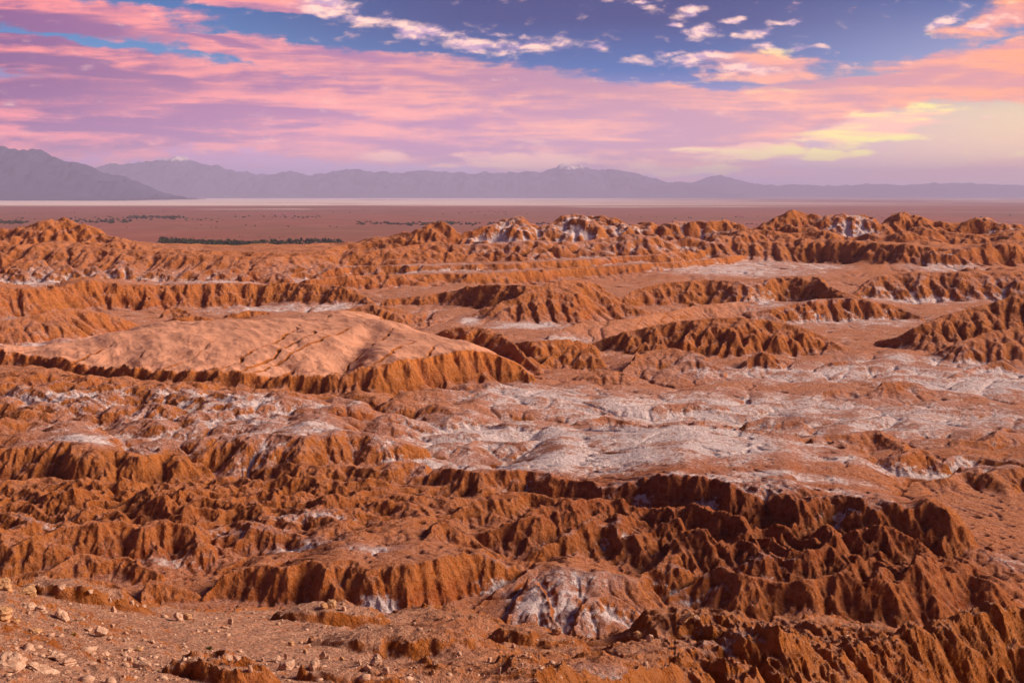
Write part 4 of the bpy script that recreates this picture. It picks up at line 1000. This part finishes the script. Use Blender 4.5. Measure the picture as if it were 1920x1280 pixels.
# gravel strewn over the slope: uncountable
def gravel():
    rr = np.random.RandomState(5); n = 5200
    bm = bmesh.new(); bmesh.ops.create_icosphere(bm, subdivisions=1, radius=1)
    bv = np.array([v.co[:] for v in bm.verts]); bf = np.array([[v.index for v in f.verts] for f in bm.faces]); bm.free()
    V = []; Fc = []; cnt = 0
    for k in range(n):
        u = rr.uniform(-.5, .5) if rr.rand() < .4 else rr.uniform(-.5, .05)
        y = rr.uniform(28, 80) ; 
        if rr.rand() < .5: y = rr.uniform(28, 50)
        x = u * y
        if perlin(np.array([x / 3.0]), np.array([y / 3.0]), 5)[0] + rr.uniform(-.35, .35) < 0.0: continue
        r = int(np.interp(y, yl, np.arange(NR))); c = int(np.interp(u, ul, np.arange(NC)))
        if not (onshelf[r, c] and cut[r, c] <= 0): continue
        sz = 0.028 * np.exp(rr.normal(0, .55)) * (1 + y / 90)
        sc3 = np.array([1.3, 1, .7]) * sz * rr.uniform(.7, 1.3, 3)
        a = rr.uniform(0, 6.28); v = bv * (1 + rr.uniform(-.3, .3, (len(bv), 1))) * sc3
        v = np.stack([v[:, 0] * np.cos(a) - v[:, 1] * np.sin(a), v[:, 0] * np.sin(a) + v[:, 1] * np.cos(a), v[:, 2]], -1)
        V.append(v + [x, y, CAMZ + ground_z(x, y) + sz * .25]); Fc.append(bf + cnt); cnt += len(bv)
    V = np.concatenate(V); Fc = np.concatenate(Fc)
    me = bpy.data.meshes.new('gravel'); me.vertices.add(len(V)); me.vertices.foreach_set('co', V.astype(f4).reshape(-1))
    me.loops.add(Fc.size); me.loops.foreach_set('vertex_index', Fc.astype(np.int32).reshape(-1))
    me.polygons.add(len(Fc)); me.polygons.foreach_set('loop_start', np.arange(0, Fc.size, 3, dtype=np.int32)); me.update(calc_edges=True)
    me.materials.append(PALE)
    o = bpy.data.objects.new('gravel', me); C.objects.link(o); o['kind'] = 'stuff'; o['label'] = 'small pale stones and grit strewn over the near slope'
gravel()

# ------------------------------------------------------------------ far vegetation on the plain
def leaf_mat():
    m, N = new_mat('dark_foliage')
    geo = N.n('ShaderNodeNewGeometry')
    c = N.mix(N.ss(N.noise(geo.outputs['Position'], .12, 3, .6), .4, .6), (0.022, 0.034, 0.012, 1), (0.075, 0.080, 0.022, 1))
    finish(N, c); return m
LM = leaf_mat()
def scrub(name, spots, label, seed):
    """spots: x, y, radius, height - ragged crowns built of tilted leaf clumps"""
    rr = np.random.RandomState(seed); V = []; cnt = 0
    for x, y, r, h in spots:
        n = 26
        d = rr.normal(0, 1, (n, 3)); d /= np.linalg.norm(d, axis=1)[:, None]; d[:, 2] = np.abs(d[:, 2])
        cen = d * np.array([r, r, h * .8]) * rr.uniform(.35, 1, (n, 1)) + [x, y, h * .15]
        a = rr.normal(0, 1, (n, 3)); b = rr.normal(0, 1, (n, 3)); s_ = r * .42
        q = np.stack([cen + a * s_ * .5, cen + b * s_ * .5, cen - a * s_ * .5, cen - b * s_ * .5], 1)
        V.append(q.reshape(-1, 3))
    V = np.concatenate(V); V[:, 2] = np.maximum(V[:, 2], -.6)
    n = len(V); me = bpy.data.meshes.new(name); me.vertices.add(n); me.vertices.foreach_set('co', V.astype(f4).reshape(-1))
    me.loops.add(n); me.loops.foreach_set('vertex_index', np.arange(n, dtype=np.int32)); me.polygons.add(n // 4); me.polygons.foreach_set('loop_start', np.arange(0, n, 4, dtype=np.int32))
    me.update(calc_edges=True); me.materials.append(LM)
    o = bpy.data.objects.new(name, me); C.objects.link(o); o['kind'] = 'stuff'; o['label'] = label
def plain_at(px, py):
    u, T = uT(px, py); y = 150 / T; return u * y, y
rr = np.random.RandomState(3); sp1 = []
for k in range(620):
    px = rr.uniform(300, 645); t_ = rr.rand()
    lo = np.interp(px, [300, 340, 480, 560, 645], [447, 451, 455, 449, 452]); hi_ = np.interp(px, [300, 480, 645], [456, 470, 470])
    if px > 480 and rr.rand() < .25: continue
    x, y = plain_at(px, lo + (hi_ - lo) * t_); sp1.append((x, y, rr.uniform(5, 10), rr.uniform(5, 11)))
scrub('oasis_woodland', sp1, 'dark green belt of oasis trees behind the left ridge', 1)
sp2 = []
for (a, b, py, ns, sz) in [(0, 52, 417, 60, 12), (130, 245, 415, 60, 11), (240, 345, 408, 90, 14), (345, 420, 412, 16, 8), (120, 260, 410, 30, 9), (180, 215, 417, 24, 14), (20, 80, 410, 12, 8),
                           (435, 520, 406, 16, 9), (525, 600, 407, 36, 9), (670, 900, 420, 120, 11), (820, 850, 418, 26, 15), (915, 980, 421, 40, 10), (980, 1030, 419, 14, 10), (1180, 1240, 423, 22, 11),
                           (0, 650, 425, 14, 6), (0, 700, 398, 16, 8), (700, 1200, 402, 12, 9), (1200, 1900, 408, 26, 9), (1280, 1420, 422, 14, 9), (880, 1010, 398, 14, 8), (300, 640, 445, 30, 3)]:
    for k in range(ns):
        px = rr.uniform(a, b); x, y = plain_at(px, py + rr.normal(0, 1.6)); sp2.append((x, y, sz * rr.uniform(.35, 1.0), sz * rr.uniform(.25, .7)))
scrub('desert_scrub', sp2, 'dark bushes and thickets dotted in lines over the far plain', 2)

# ------------------------------------------------------------------ haze
bm = bmesh.new(); bmesh.ops.create_cube(bm, size=1.0)
me = bpy.data.meshes.new('haze')
bmesh.ops.scale(bm, vec=(156000, 96000, 1780), verts=bm.verts)
bmesh.ops.translate(bm, vec=(0, 30000, -27 + 890), verts=bm.verts)
bm.to_mesh(me); bm.free()
hz = bpy.data.objects.new('haze', me); C.objects.link(hz); hz['kind'] = 'stuff'; hz['label'] = 'pale violet evening haze'
m, N = new_mat('haze')
vol = N.n('ShaderNodeVolumePrincipled'); vol.inputs['Density'].default_value = 3.2e-5; vol.inputs['Color'].default_value = (0.56, 0.60, 1.0, 1); vol.inputs['Anisotropy'].default_value = 0.1
o_ = N.n('ShaderNodeOutputMaterial'); N.t.links.new(vol.outputs[0], o_.inputs['Volume'])
me.materials.append(m)
sc.cycles.volume_bounces = 1
sc.cycles.max_bounces = 5; sc.cycles.diffuse_bounces = 3
print('done', round(time.time() - _t0, 1), flush=True)
